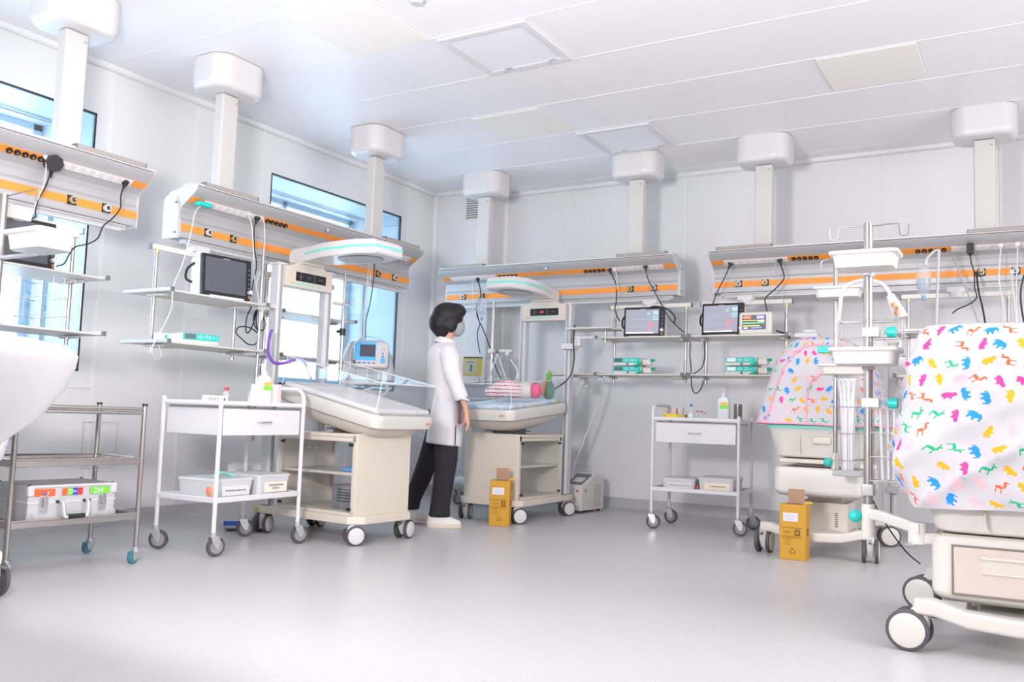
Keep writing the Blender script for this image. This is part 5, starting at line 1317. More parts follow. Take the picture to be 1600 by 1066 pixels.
shoe_part(.012, -.085, -6, 0); shoe_part(-.165, .118, 2, 8, .022)
t = thing('notebook', 'thin dark-edged notebook held in the standing person\'s lowered right hand', 'notebook', (PX, PY, 0), 44)
m = MB(T(.088, -.150, .835) @ RZ(82)); m.mat(0).box((0, -.009, 0), (.125, .003, .17), .001, 1); m.mat(0).box((0, .009, 0), (.125, .003, .17), .001, 1); m.mat(1).box((0, 0, 0), (.120, .015, .165)); m.mat(0).box((-.0625, 0, 0), (.003, .020, .17)); obj('cover_and_pages', m, [mat('dark_brown_cover', (.09, .03, .035), .5), paper], t)

# ------------------------------------------------------------------ baby, toy and bedding on the second warmer
BZ = .955
t = thing('baby', 'baby in a pink and white striped blanket and pink cap, lying in the warmer', 'baby', (-3.66, 6.10, BZ), 0)
# body lies roughly across the view, head to the right
t.rotation_euler = (0, 0, R(14))
m = MB(); m.ell((-.12, 0, .050), (.08, .085, .050), 12); m.ell((-.01, 0, .072), (.145, .10, .074), 14); m.ell((.08, 0, .066), (.075, .08, .064), 12)
bl = remeshed(obj('blanket', m, stripe_m, t, label='striped blanket'), .006, 6)
for v in bl.data.vertices: v.co += v.normal*noise.noise(v.co*22)*.006
m = MB(); m.ell((.135, 0, .070), (.060, .070, .066), 12); m.ell((.175, .0, .068), (.04, .058, .058), 12); remeshed(obj('wrap', m, mat('off_white_cotton', (.80, .75, .70), .9), t), .006, 6)
m = MB(); m.ell((.195, 0, .062), (.052, .048, .048), 14); m.ell((.13, 0, .05), (.05, .04, .035), 10); m.ell((.205, -.048, .060), (.007, .006, .007), 6); m.ell((.190, .0, .108), (.008, .010, .006), 6); remeshed(obj('body', m, mat('baby_skin', (.80, .50, .42), .5), t), .005, 3)
m = MB(); m.ell((.215, 0, .070), (.050, .060, .064), 14); remeshed(obj('cap', m, mat('pink_cap', (.78, .14, .26), .85), t, label='pink knitted cap'), .005, 3)
t = thing('stuffed_toy', 'small green and orange stuffed toy standing at the head of the baby\'s bed', 'toy', (-3.515, 6.50, .965), -8)
t.scale = (1.2, 1.2, 1.3)
m = MB(); m.ell((0, 0, .055), (.045, .035, .06), 12); m.ell((-.008, 0, .105), (.030, .026, .032), 10); remeshed(obj('body', m, mat('toy_green', (.10, .24, .15), .9), t), .005, 4)
m = MB(); 
for a, h_ in ((-.02, .04), (0, .06), (.018, .045)): m.cyl((a*.4, 0, .125), (a, 0, .125+h_), .011, .006, 8)
obj('leaf_tuft', m, mat('toy_leaf', (.15, .40, .06), .9), t)
m = MB(); m.cyl((-.012, -.036, .115), (-.022, -.040, .02), .012, .007, 10); m.ell((-.012, -.036, .115), (.012, .008, .012), 6); obj('orange_front', m, mat('toy_orange', (.85, .22, .04), .9), t)
t = thing('breathing_mask_set', 'pale plastic breathing mask and valve behind the baby', 'medical tubing', (*at(800, 585, 1, 6.55)[:2], 1.0))
m = MB(); m.cyl((-.02, 0, .06), (.02, -.01, .10), .022, .030, 14); m.tube(smooth([(.02, 0, .09), (.05, .01, .17), (.02, .02, .24), (-.03, .02, .30)], 6), .006, 6); m.tube(smooth([(-.03, 0, .05), (-.06, .0, -.03), (.02, -.01, -.05), (.08, 0, -.03)], 6), .009, 6); obj('mask', m, frost, t)
m = MB(); m.cyl((-.075, -.01, .075), (-.04, -.01, .095), .022, n=14); m.cyl((-.10, -.01, .03), (-.06, -.01, .05), .016, n=12); obj('valve', m, teal_l, t)

# ------------------------------------------------------------------ things on the left trolley
tl, tlr = (-4.128, 3.724), 92.2
def ontr(px, py, z, T0, rz):        # helper: seen point at height z
    return at(px, py, 2, z)
def loc_in(cx, cy, rz, lx, ly, z): 
    v = Matrix.Rotation(R(rz), 3, 'Z') @ Vector((lx, ly, 0)); return (cx+v.x, cy+v.y, z)
def t1(lx, ly, z=.835): return loc_in(-4.128, 3.724, 92.2, lx, ly, z)
def t2(lx, ly, z=.835): return loc_in(-2.262, 6.712, 4.4, lx, ly, z)
def make_pump_bottle(label, loc, rz):
    t = thing('disinfectant_bottle', label, 'bottle', loc, rz, 'pump bottles of disinfectant')
    m = MB()
    def g(hx, hy, z): return [(a, b, z) for a, b in rrect(hx, hy, .016)]
    m.loft([g(.040, .026, 0), g(.043, .029, .006), g(.043, .029, .150), g(.040, .027, .165), g(.020, .018, .182), g(.015, .015, .186)]); obj('bottle_body', m, mat('translucent_white', (.80, .84, .85), .3), t, angle=50)
    m = MB(); m.cyl((0, 0, .184), (0, 0, .205), .020, n=20); m.cyl((0, 0, .205), (0, 0, .217), .014, .008, 16); m.cyl((0, 0, .215), (0, 0, .240), .006, n=10); m.box((-.012, 0, .243), (.046, .012, .008), .003, 2); obj('pump_head', m, whitem, t)
    m = MB(); m.mat(0).box((.006, -.0296, .128), (.054, .001, .022)); m.mat(1).box((.006, -.0296, .103), (.064, .001, .028)); m.mat(2).box((0, -.0296, .045), (.066, .001, .070)); b = obj('printed_label', m, [mat('label_orange', (.95, .50, .10), .5), mat('label_green', (.25, .75, .08), .5), paper], t, sm=False)
    return t
make_pump_bottle('pump bottle with an orange and green label on the left trolley', t1(.155, -.06), 88)
make_pump_bottle('pump bottle with an orange and green label on the back wall trolley', t2(.185, -.10), 2)
t = thing('tissue_box', 'low white patterned carton at the near corner of the left trolley top', 'box', t1(-.24, -.075), 95)
t.rotation_euler = (0, 0, R(60))
m = MB(); m.box((0, 0, .022), (.13, .07, .044), .003, 1); b = obj('carton', m, mat('carton_white', (.82, .74, .72), .6), t)
m = MB(); 
for k in range(5): m.tube([(-.04+.012*k, -.0355, .012+.006*(k % 2)), (-.034+.012*k, -.0355, .032)], .002, 5)
m.cyl((.045, -.035, .022), (.045, -.0362, .022), .008, n=12); obj('printed_pattern', m, ink, b)
m = MB(); m.box((.03, -.0, .0455), (.05, .02, .004), .001, 1); obj('flap', m, dgrey, b)
def make_vial(label, loc, capm_, s=1., group=None):
    t = thing('vial', label, 'glass vial', loc, 0, group)
    m = MB(); m.lathe([(.013*s, 0), (.015*s, .003), (.015*s, .045*s), (.008*s, .055*s), (.008*s, .062*s)]); obj('glass', m, bottle_c, t)
    m = MB(); m.cyl((0, 0, .060*s), (0, 0, .070*s), .010*s, n=14); obj('cap', m, capm_, t)
    return t
redcap = mat('dark_red_cap', (.50, .05, .05), .4)
make_vial('clear vial with a red cap, the left one on the left trolley', t1(-.155, -.075), redcap, 1.25)
make_vial('clear vial with a red cap, the right one on the left trolley', t1(-.125, -.045), redcap, 1.35)
t = thing('storage_box', 'cream and pink box on the left trolley, right of the pump bottle', 'box', t1(.255, .02), 91)
m = MB(); m.box((0, 0, .065), (.115, .14, .13), .004, 1); m.mat(1).box((.05, -.0705, .065), (.03, .001, .128)); obj('carton', m, [mat('carton_cream', (.86, .80, .77), .6), mat('carton_pink', (.86, .62, .62), .6)], t)
def make_bin(label, loc, rz, w, d, h, txt, group, labelm=paper):
    t = thing('plastic_container', label, 'storage container', loc, rz, group)
    m = MB()
    def g(f, z): return [(a, b, z) for a, b in rrect(w/2*f, d/2*f, .02)]
    m.loft([g(.92, 0), g(.94, .003), g(1.0, h), g(.985, h), g(.92, .006)]); obj('tub', m, frost, t, angle=50)
    m = MB(); m.loft([g(1.02, h-.006), g(1.03, h), g(1.02, h+.006), g(.94, h+.012)]); obj('lid', m, frost, t, angle=50)
    M = T(.01, -d/2*.975, h*.45) @ RX(-3.5)
    m = MB(M); m.box((0, -.002, 0), (w*.72, .001, h*.55)); l = obj('paper_label', m, labelm, t, sm=False)
    for k, s_ in enumerate(txt): text('printed_text', s_, .0125 if len(s_) > 14 else .018, M @ T(0, -.0032, .010*(len(txt)-1)-.020*k) @ RX(90), ink, l)
    return t
t = make_bin('frosted container with a black printed label, near end of the left trolley\'s lower tray', t1(-.155, -.035, .299), 93, .29, .30, .105, ['Мешки дыхательные мед.'], 'labelled containers on the left trolley')
m = MB(); m.tube(smooth([(-.04, -.02, .118), (.0, -.03, .140), (.06, -.04, .130), (.09, -.05, .118)], 6), .008, 8); obj('hose', m, teal_l, t)
m = MB(); m.ell((-.130, -.10, .050), (.018, .035, .038), 10); obj('contents', m, mat('salmon_plastic', (.90, .35, .20), .5), t)
make_bin('frosted container with a two-line label, far end of the left trolley\'s lower tray', t1(.165, -.035, .299), 92, .26, .30, .115, ['Термодатчики', 'ОРИТН'], 'labelled containers on the left trolley', mat('label_cream', (.86, .82, .72), .7))
make_bin('frosted container with a white label, left end of the back wall trolley\'s lower tray', t2(-.14, -.03, .299), 5, .26, .30, .080, ['Мешки дыхательные мед.'], 'labelled containers on the back wall trolley')
make_bin('white container with a cream label, right end of the back wall trolley\'s lower tray', t2(.155, -.04, .299), 3, .27, .30, .100, ['Термодатчики'], 'labelled containers on the back wall trolley', mat('label_peach', (.88, .78, .62), .7))
t = thing('orange_cap_bottle', 'tiny orange item between the two containers on the back wall trolley', 'bottle', t2(.005, -.15, .299))
m = MB(); m.cyl((0, 0, 0), (0, 0, .03), .010, n=12); m.cyl((0, 0, .03), (0, 0, .045), .007, n=12); obj('body', m, mat('deep_orange', (.75, .15, .04), .4), t)
# back wall trolley top
t = thing('glove_box', 'yellow carton on the back wall trolley top, in front of the striped packets', 'box', t2(-.18, -.15), 4)
m = MB(); m.mat(0).box((-.03, 0, .020), (.11, .09, .040), .002, 1); m.mat(1).box((.055, 0, .019), (.06, .09, .038), .002, 1); b = obj('carton', m, [mat('bright_yellow', (.90, .62, .04), .6), mat('olive_yellow', (.55, .46, .05), .6)], t)
m = MB(T(-.068, -.0455, .021)); m.tube([(.010*math.cos(R(a)), 0, .010*math.sin(R(a))) for a in range(0, 360, 24)], .0015, 5, closed=True); obj('round_mark', m, brown_ink, b)
for k, (lx, w_) in enumerate(((-.275, .022), (-.215, .036), (-.165, .036))):
    t = thing('paper_packet', ['narrow pink and white packet at the left end of the back wall trolley', 'brown striped packet standing behind the yellow carton, left of its pair', 'brown striped packet standing behind the yellow carton, right of its pair'][k], 'packet', t2(lx, -.04), 4, 'packets on the back wall trolley')
    m = MB(); m.mat(0).box((0, 0, .045), (w_, .05, .09), .002, 1); m.mat(1)
    for j in range(3): m.box((-w_*.3+w_*.3*j, -.0255, .045), (.004, .001, .086))
    obj('packet', m, [mat('packet_pale', (.80, .72, .66), .6), mat('packet_pink', (.62, .30, .30), .6)], t)
t = thing('saline_bottle', 'clear bottle with a blue cap and white label on the back wall trolley', 'bottle', t2(-.055, -.15))
m = MB(); m.lathe([(.020, 0), (.022, .004), (.022, .055), (.012, .085), (.009, .095), (.009, .105)]); obj('glass', m, bottle_c, t)
m = MB(); m.cyl((0, 0, .102), (0, 0, .118), .011, n=14); obj('cap', m, mat('blue_cap', (.02, .15, .60), .4), t)
m = MB(); m.lathe([(.0225, .006), (.0225, .048)], n=24); obj('paper_label', m, mat('label_blue_white', (.80, .86, .92), .6), t)
make_vial('clear vial with a red cap on the back wall trolley, left of the pair', t2(-.005, -.15), redcap, 1.0)
make_vial('clear vial with a red cap on the back wall trolley, right of the pair', t2(.022, -.14), redcap, 1.0)
make_vial('smallest clear vial with a grey cap on the back wall trolley', t2(.050, -.15), dgrey, .75)
t = thing('steel_canister', 'grey cylindrical canister at the right end of the back wall trolley top', 'canister', t2(.275, -.03))
m = MB(); m.lathe([(.030, 0), (.032, .003), (.032, .125), (.029, .130), (.0, .131)]); obj('body', m, mat('smoky_grey', (.24, .22, .20), .3, .5), t)
m = MB(); m.box((0, -.0325, .07), (.012, .002, .08)); obj('sight_strip', m, dgrey, t)
# inside the nearer warmer's cabinet
t = thing('folded_cloth', 'small blue folded cloth on the inner shelf of the nearer warmer cabinet', 'cloth', (-3.74, 4.36, .435), 0)
m = MB(); m.ell((0, 0, .012), (.09, .07, .018), 10); m.box((.01, 0, .008), (.15, .11, .016), .006, 2); remeshed(obj('cloth', m, mat('cloth_blue', (.12, .42, .80), .8), t), .006, 3)
t = thing('power_supply', 'dark grey device on the floor of the nearer warmer cabinet', 'device', (-3.79, 4.42, .197), 0)
m = MB(); m.box((0, 0, .075), (.22, .16, .15), .012, 2); obj('housing', m, mat('slate', (.22, .22, .24), .4), t)
m = MB(); 
for k in range(5): m.box((0, -.0805, .05+.018*k), (.12, .002, .006))
obj('vents', m, black, t)

# ------------------------------------------------------------------ drip poles and accessories
t = thing('drip_pole', 'slim steel pole at the left column of the nearer warmer', 'pole', (-4.47, 4.19, .60))
m = MB(); m.cyl((0, 0, 0), (0, 0, 1.30), .011, n=14); obj('pole', m, steel, t)
m = MB(); m.box((.02, .04, .90), (.07, .10, .03), .006, 2); m.cyl((.045, -.01, .875), (.045, -.05, .875), .018, n=14); m.box((.02, .04, .20), (.05, .09, .03), .006, 2); obj('clamp', m, cream_l, t)
m = MB(); m.cyl((.015, 0, .80), (.02, 0, .90), .012, n=10); obj('connector', m, chrome, t)
q = at(536, 500, 0, -4.36)
t = thing('drip_pole', 'telescopic steel pole with a black clamp, right of the nearer warmer\'s columns', 'pole', (q.x, q.y, .0))
m = MB(); m.cyl((0, 0, .85), (0, 0, 1.52), .014, n=14); m.cyl((0, 0, 1.52), (0, 0, 1.82), .0085, n=12); obj('pole', m, steel, t)
m = MB(); m.cyl((0, 0, 1.36), (0, 0, 1.41), .022, n=14); m.box((-.03, 0, 1.39), (.05, .02, .02), .005, 1); obj('clamp', m, black, t)
m = MB(); m.lathe([(.026, 1.44), (.03, 1.47), (.026, 1.53), (.012, 1.56)]); obj('flow_unit', m, bottle_c, t)
m = MB(); m.box((0, -.07, .93), (.03, .15, .03), .004, 1); obj('arm', m, lgrey, t)
m = MB(); m.box((0, -.03, 1.585), (.03, .16, .02), .004, 1); obj('upper_arm', m, lgrey, t)
q = at(771, 500, 1, 6.60)
t = thing('drip_pole', 'slim steel pole behind the standing person, reaching up under the farther heater hood', 'pole', (q.x, q.y, 0))
m = MB(); m.cyl((0, 0, .88), (0, 0, 1.82), .0125, n=14); obj('pole', m, steel, t)
m = MB(); m.box((.0, -.01, 1.38), (.05, .05, .04), .006, 2); m.box((.11, -.01, 1.38), (.20, .03, .025), .004, 1); m.cyl((.18, -.03, 1.355), (.18, -.05, 1.355), .016, n=12); m.box((.07, 0, .90), (.16, .04, .03), .004, 1); obj('clamp_arm', m, whitem, t)
m = MB(); m.cyl((.07, -.02, 1.37), (.07, -.05, 1.38), .014, n=12); obj('screw_knob', m, dgrey, t)
m = MB(); m.tube([(.07, -.02, 1.36), (-.01, -.04, 1.12)], .006, 7); m.tube([(.07, -.02, 1.36), (.20, -.06, 1.10)], .006, 7); obj('support_rods', m, lgrey, t)
def make_drip(label, px, py, plane, y, s=1., hang=True, z0=None):
    p = at(px, py, 1, y); t = thing('drip_bottle', label, 'drip bottle', tuple(p), 0, None)
    m = MB(); m.lathe([(.006*s, -.105*s), (.012*s, -.09*s), (.030*s, -.070*s), (.038*s, -.04*s), (.038*s, .03*s), (.030*s, .05*s), (.022*s, .062*s), (.0, .066*s)]); b = obj('bottle', m, bottle_c, t)
    m = MB(); m.lathe([(0, -.068*s), (.027*s, -.066*s), (.034*s, -.04*s), (.034*s, .0), (0, .001)]); obj('liquid', m, glassy('saline_fluid', (.80, .86, .92), .10, .95), b)
    m = MB(); m.cyl((0, 0, -.115*s), (0, 0, -.09*s), .010*s, n=12); obj('stopper', m, mat('stopper_blue', (.20, .35, .60), .4), t)
    return t, p
t, p = make_drip('clear drip bottle hanging upside down in front of the right-hand console', 1443, 436, 1, 6.4, 1.25)
t2_ = thing('drip_stand', 'grey rod with a bent arm from which the right-hand drip bottle hangs', 'stand', tuple(at(1462, 520, 1, 6.45)))
m = MB(); a0 = at(1462, 520, 1, 6.45); a1 = at(1467, 390, 1, 6.45); a2 = at(1448, 404, 1, 6.40); m.tube([a0+Vector((0, 0, -.06)), a1], .009, 8); m.tube([a1, a1+Vector((-.03, 0, -.01)), a2], .008, 8); m.cyl(a2, a2.lerp(p, .35), .010, .016, 10); m.cyl(a0, a0+Vector((0, 0, .05)), .02, .012, 12); obj('rod', m, lgrey, t2_, world=True)
m = MB(); m.box(a0+Vector((0, 0, .02)), (.46, .04, .02), .004, 1); m.box(a0+Vector((.05, .05, -.02)), (.34, .02, .015), .004, 1); obj('cross_bar', m, alu_l, t2_, world=True)
t, p = make_drip('clear drip bottle with netting hanging behind the standing person\'s head level', 753, 478, 1, 6.6, 1.15)
# accessory shelves right of the farther warmer
t = thing('accessory_arm', 'white clamp and jointed arm with a small tray, right column of the farther warmer', 'arm', (-3.42, 6.70, 1.42))
m = MB(); m.box((-.01, -.0, -.0), (.12, .10, .05), .008, 2); m.box((.07, 0, .045), (.05, .06, .09), .008, 2); m.box((.17, .0, .075), (.20, .04, .025), .006, 2); m.box((.30, .0, .075), (.20, .03, .015), .004, 1); obj('arm', m, whitem, t)
m = MB(); m.box((.20, .02, .145), (.40, .26, .014), .004, 1); obj('tray', m, cream_l, t)
m = MB(); m.cyl((.30, .03, .03), (.30, .03, .14), .012, n=12); obj('tray_post', m, steel, t)
t = thing('wall_shelf', 'narrow white shelf with hooks behind the right column of the farther warmer', 'shelf', (-3.48, 6.98, 1.195))
m = MB(); m.box((0, 0, 0), (.55, .20, .012), .003, 1); obj('shelf', m, cream_l, t)
m = MB(); m.box((.12, -.08, -.018), (.28, .03, .016), .003, 1)
for x in (-.02, .06, .20): m.cyl((x, -.08, -.045), (x, -.08, -.02), .006, n=8)
obj('hook_rail', m, grey, t)
m = MB(); m.box((.05, 0, -.05), (.05, .09, .09), .006, 2); m.box((.05, 0, -.10), (.10, .05, .025), .006, 2); obj('bracket', m, whitem, t)
m = MB(); m.box((.02, -.13, -.015), (.03, .20, .02), .003, 1); obj('arm', m, steel, t)
t = thing('bottle', 'tall clear bottle with a black cap on the narrow shelf by the farther warmer', 'bottle', (-3.55, 6.95, 1.201))
m = MB(); m.lathe([(.028, 0), (.03, .004), (.03, .10), (.026, .13), (.022, .16)]); obj('body', m, bottle_c, t)
m = MB(); m.cyl((0, 0, .16), (0, 0, .178), .022, n=14); obj('cap', m, black, t)

# ------------------------------------------------------------------ cords and hoses
def cord(label, pts, r=.004, m_=black, plug=None, plugm=None, k=7, name='power_cable', cat='cable', group=None):
    P = [at(*p) if len(p) == 4 else Vector(p) for p in pts]
    t = thing(name, label, cat, tuple(P[0]), 0, group)
    m = MB(); m.tube(smooth(P, k), r, 7); obj('wire', m, m_, t, world=True)
    if plug:
        a = P[0]; b = P[0]+(P[1]-P[0]).normalized()*.05; m = MB()
        if plug == 'euro': m.cyl(a, a+Vector((0, 0, .0))+(a-b).normalized()*-.018, .021, .017, 14); m.cyl(a.lerp(b, .3), b, .012, .006, 10)
        if plug == 'big': m.cyl(a+Vector((-.02, 0, .01)), a+Vector((.035, -.01, -.005)), .046, .046, 8); m.cyl(a, b+Vector((0, 0, -.03)), .014, .008, 8)
        if plug == 'brick': m.box(a, (.045, .05, .075), .008, 2); m.cyl(a+Vector((0, 0, -.05)), a+Vector((0, 0, -.03)), .008, n=8)
        if plug == 'teal': m.box((0, 0, 0), (.06, .10, .028), .008, 2, M=T(*a))
        if plug == 'bar': m.box(a, (.03, .03, .03), .006, 2)
        obj('plug', m, plugm or m_, t, world=True)
    return t
XA = -4.50
cord('black cord from the round black adapter on the leftmost console', [(83, 256, 0, -4.52), (72, 290, 0, XA), (60, 312, 0, XA), (55, 330, 0, XA), (54, 340, 0, XA), (28, 346, 0, XA)], plug='big')
cord('thin white cord beside the black adapter on the leftmost console', [(70, 245, 0, -4.52), (72, 262, 0, XA), (68, 290, 0, XA), (56, 318, 0, XA), (52, 335, 0, XA)], .003, whitem, 'bar')
cord('black power cord curving from the leftmost console to the dark monitor', [(196, 284, 0, -4.52), (189, 305, 0, XA), (188, 325, 0, XA), (176, 341, 0, XA), (161, 354, 0, XA), (153, 372, 0, XA), (138, 381, 0, XA), (118, 386, 0, XA), (108, 398, 0, XA), (100, 412, 0, XA), (88, 416, 0, -4.46)], plug='euro')
cord('white cord from the teal plug, dropping to a loop by the single pump', [(318, 320, 0, -4.50), (306, 330, 0, -4.48), (298, 365, 0, -4.40), (286, 410, 0, -4.38), (271, 448, 0, -4.36), (268, 480, 0, -4.37), (258, 505, 0, -4.38), (244, 530, 0, -4.40), (237, 548, 0, -4.42), (244, 563, 0, -4.45), (252, 555, 0, -4.48), (248, 535, 0, -4.5), (262, 530, 0, -4.5)], .0035, whitem, 'teal', teal)
cord('white cord hanging from the socket strip right of the unlit monitor', [(387, 334, 0, -4.52), (393, 352, 0, XA), (396, 390, 0, XA), (397, 430, 0, XA), (402, 455, 0, -4.47), (405, 474, 0, -4.45)], .004, whitem, 'bar')
cord('black cord hanging beside the white one, right of the unlit monitor', [(402, 340, 0, -4.51), (397, 358, 0, XA), (398, 390, 0, XA), (401, 415, 0, XA), (396, 440, 0, XA), (392, 464, 0, -4.45)], plug='euro')
cord('second thin white cord from the end of the socket strip, right of the black one', [(408, 338, 0, -4.51), (413, 352, 0, XA), (412, 400, 0, XA), (400, 445, 0, -4.47)], .003, whitem)
cord('tangled black cords looped under the rack shelf beside the second window', [(393, 480, 0, -4.50), (386, 495, 0, XA), (384, 515, 0, XA), (388, 520, 0, XA), (396, 505, 0, XA), (400, 485, 0, XA), (396, 500, 0, -4.47), (402, 515, 0, -4.47), (412, 515, 0, -4.47), (413, 500, 0, -4.47), (404, 482, 0, -4.47), (400, 500, 0, XA), (403, 522, 0, XA), (400, 537, 0, XA), (388, 538, 0, XA), (376, 528, 0, XA), (369, 520, 0, XA), (374, 511, 0, XA), (390, 512, 0, XA), (402, 520, 0, -4.5)], .0042)
cord('black cord dropping from the far end of the second-window console to the blue ventilator', [(585, 412, 0, -4.50), (584, 435, 0, XA), (578, 475, 0, XA), (572, 500, 0, XA), (571, 530, 0, -4.50)], plug=None)
cord('white cord pair dropping beside the black one to the blue ventilator', [(576, 412, 0, -4.50), (574, 440, 0, XA), (570, 480, 0, XA), (568, 530, 0, XA)], .0035, whitem)
cord('thin white cord crossing the pair above the blue ventilator', [(581, 412, 0, -4.48), (576, 450, 0, -4.48), (566, 500, 0, -4.48), (565, 528, 0, -4.48)], .003, whitem)
cord('pale hose arching over the blue ventilator screen', [(548, 590, 0, -4.45), (547, 560, 0, -4.45), (552, 540, 0, -4.48), (568, 527, 0, -4.52), (582, 527, 0, -4.52), (600, 534, 0, -4.45)], .004, lgrey, name='hose', cat='hose')
cord('purple ventilator hose looping below the left column of the nearer warmer', [(425, 515, 1, 4.12), (420, 532, 1, 4.10), (419, 550, 1, 4.08), (424, 563, 1, 4.06), (432, 568, 1, 4.06), (446, 567, 1, 4.08), (462, 562, 1, 4.12)], .010, purple, name='purple_hose', cat='hose')
cord('pale lilac hose resting down onto the empty warmer mattress', [(470, 560, 1, 4.2), (478, 570, 1, 4.24), (482, 582, 1, 4.28), (486, 592, 1, 4.32)], .009, mat('lilac_hose', (.45, .40, .62), .4), name='lilac_hose', cat='hose')
cord('grey probe cable hanging from the control head of the nearer warmer', [(473, 446, 1, 4.55), (474, 465, 1, 4.5), (486, 490, 1, 4.45), (498, 515, 1, 4.42), (499, 525, 1, 4.42)], .003, grey)
cord('black cord from the back wall console falling behind the person to the bed', [(746, 436, 1, 6.80), (750, 450, 1, 6.78), (751, 465, 1, 6.78), (748, 478, 1, 6.75), (745, 490, 1, 6.72), (749, 503, 1, 6.7), (755, 515, 1, 6.68), (766, 545, 1, 6.65), (775, 575, 1, 6.6), (783, 592, 1, 6.55)], .005, plug='euro')
cord('second black cord dropping behind the person to the yellow-screened ventilator', [(750, 464, 1, 6.80), (745, 480, 1, 6.8), (748, 500, 1, 6.78), (750, 506, 1, 6.76), (746, 520, 1, 6.74), (747, 535, 1, 6.7), (750, 552, 1, 6.66)], .0045)
cord('thin white drip line falling left of the black cords behind the person', [(738, 440, 1, 6.80), (739, 480, 1, 6.78), (735, 520, 1, 6.7), (728, 545, 1, 6.65)], .0025, whitem)
cord('black cord from the middle console to the small tray, left one', [(952, 421, 1, 6.81), (957, 432, 1, 6.80), (963, 446, 1, 6.78), (963, 470, 1, 6.76), (961, 485, 1, 6.74), (968, 502, 1, 6.72)], .005, plug='euro')
cord('cream cord running beside the black one to the small tray', [(961, 422, 1, 6.81), (964, 436, 1, 6.78), (963, 465, 1, 6.77), (960, 488, 1, 6.74), (954, 499, 1, 6.72)], .004, cream, 'bar')
cord('black cord sweeping right from the middle console behind the lit monitor', [(1008, 416, 1, 6.81), (1012, 435, 1, 6.80), (1022, 455, 1, 6.80), (1035, 478, 1, 6.82), (1048, 500, 1, 6.86), (1074, 524, 1, 6.90)], .0045, plug='euro')
cord('black cord arching over the right side of the single lit monitor', [(1010, 483, 1, 6.72), (1022, 479, 1, 6.78), (1040, 482, 1, 6.82), (1054, 494, 1, 6.85), (1053, 505, 1, 6.86)], .006)
cord('black cord hanging in a deep loop between the two racks', [(1079, 534, 1, 6.85), (1078, 555, 1, 6.85), (1080, 580, 1, 6.85), (1081, 605, 1, 6.85), (1087, 615, 1, 6.85), (1095, 608, 1, 6.85), (1099, 595, 1, 6.85)], .0045)
cord('black cord falling from the right console\'s left socket past the monitor edge', [(1142, 411, 1, 6.81), (1134, 430, 1, 6.80), (1120, 458, 1, 6.78), (1113, 478, 1, 6.80), (1106, 500, 1, 6.84), (1098, 520, 1, 6.88), (1100, 535, 1, 6.88), (1101, 555, 1, 6.88), (1096, 575, 1, 6.86), (1078, 586, 1, 6.86), (1056, 586, 1, 6.86)], .0045, plug='euro')
cord('black cord curving from the right console to the small cream monitor', [(1218, 406, 1, 6.81), (1222, 420, 1, 6.80), (1225, 435, 1, 6.80), (1213, 450, 1, 6.79), (1196, 466, 1, 6.78), (1197, 478, 1, 6.78), (1199, 490, 1, 6.79)], .005, plug='euro')
cord('grey cord running down beside the small cream monitor\'s right side', [(1210, 405, 1, 6.81), (1216, 440, 1, 6.80), (1226, 480, 1, 6.82), (1236, 525, 1, 6.84)], .003, grey)
cord('black sensor leads bundled right of the small cream monitor', [(1213, 517, 1, 6.78), (1222, 520, 1, 6.78), (1230, 522, 1, 6.78), (1234, 530, 1, 6.78)], .007)
cord('black adapter brick and cord near the drip bottle on the right console', [(1516, 389, 1, 6.81), (1517, 408, 1, 6.79), (1522, 425, 1, 6.78), (1523, 450, 1, 6.76), (1526, 465, 1, 6.74), (1515, 475, 1, 6.72), (1497, 483, 1, 6.70), (1488, 490, 1, 6.70)], .0045, plug='brick')
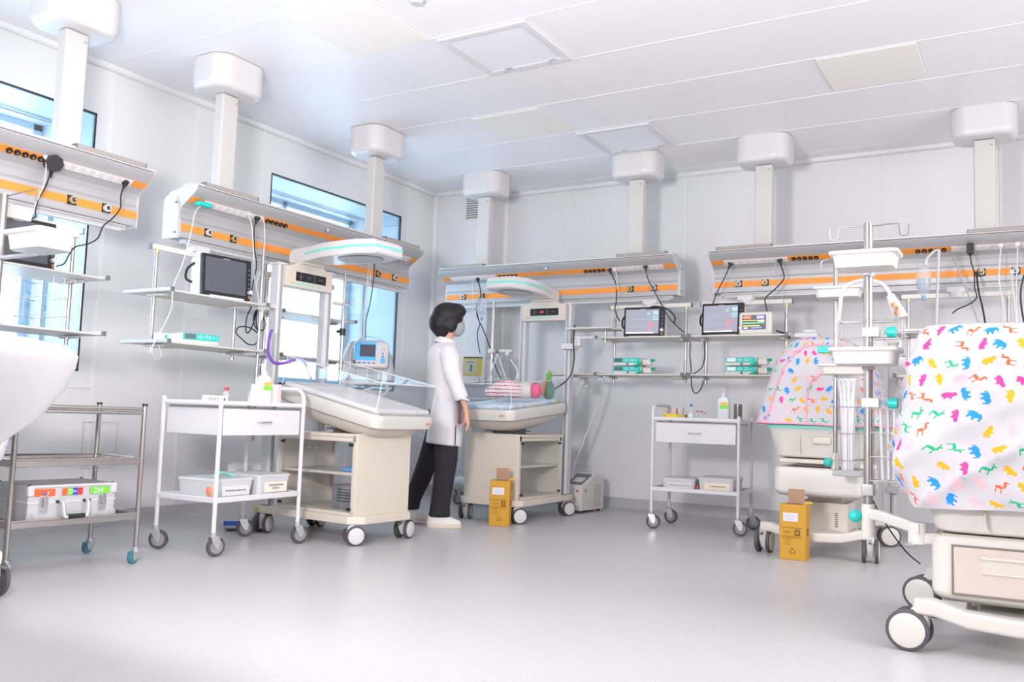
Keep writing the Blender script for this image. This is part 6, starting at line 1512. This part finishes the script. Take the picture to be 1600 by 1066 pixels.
cord('black gas hose from the right console outlet falling behind the big cloth cover', [(1526, 428, 1, 6.84), (1529, 455, 1, 6.78), (1535, 480, 1, 6.76), (1540, 508, 1, 6.74)], .006, plug='bar')
cord('pale hose from the right console behind the big cloth cover, left of the white pair', [(1490, 398, 1, 6.81), (1500, 430, 1, 6.78), (1515, 465, 1, 6.75), (1530, 508, 1, 6.72)], .006, grey)
cord('white wavy cord hanging from the right console, left of the straight white hose', [(1564, 384, 1, 6.81), (1562, 410, 1, 6.79), (1561, 440, 1, 6.78), (1568, 480, 1, 6.76), (1572, 508, 1, 6.74)], .005, whitem, 'bar')
cord('straight thick white hose below the right console\'s rightmost gas outlet', [(1581, 425, 1, 6.84), (1582, 450, 1, 6.8), (1586, 480, 1, 6.78), (1588, 508, 1, 6.76)], .008, whitem, 'bar')
cord('thin white cord hanging beside the straight white hose', [(1590, 382, 1, 6.81), (1589, 420, 1, 6.8), (1588, 470, 1, 6.78), (1590, 508, 1, 6.76)], .0035, whitem, 'bar')
cord('black cord at the very right edge below the console', [(1600, 430, 1, 6.8), (1595, 455, 1, 6.79), (1596, 480, 1, 6.78), (1601, 508, 1, 6.76)], .006)
cord('black temperature cable draped from the right column of the farther warmer to the toy', [(898, 508, 1, 6.70), (896, 535, 1, 6.66), (897, 560, 1, 6.62), (892, 585, 1, 6.6), (878, 601, 1, 6.56), (858, 611, 1, 6.5), (846, 616, 1, 6.45)], .006)
cord('thin grey cable hanging from the control head of the farther warmer', [(871, 502, 1, 6.62), (873, 515, 1, 6.64), (877, 525, 1, 6.66)], .003, grey)
cord('cream hose slanting down the back wall to the floor compressor', [(944, 590, 1, 7.30), (938, 620, 1, 7.30), (925, 655, 1, 7.25), (908, 700, 1, 7.20), (898, 725, 1, 7.15), (895, 748, 1, 7.10)], .008, mat('hose_cream', (.74, .69, .62), .5), name='hose', cat='hose')
cord('thin grey tube curving below the narrow shelf of the farther warmer', [(905, 577, 1, 6.9), (912, 595, 1, 6.9), (905, 615, 1, 6.88), (895, 625, 1, 6.86)], .003, grey)
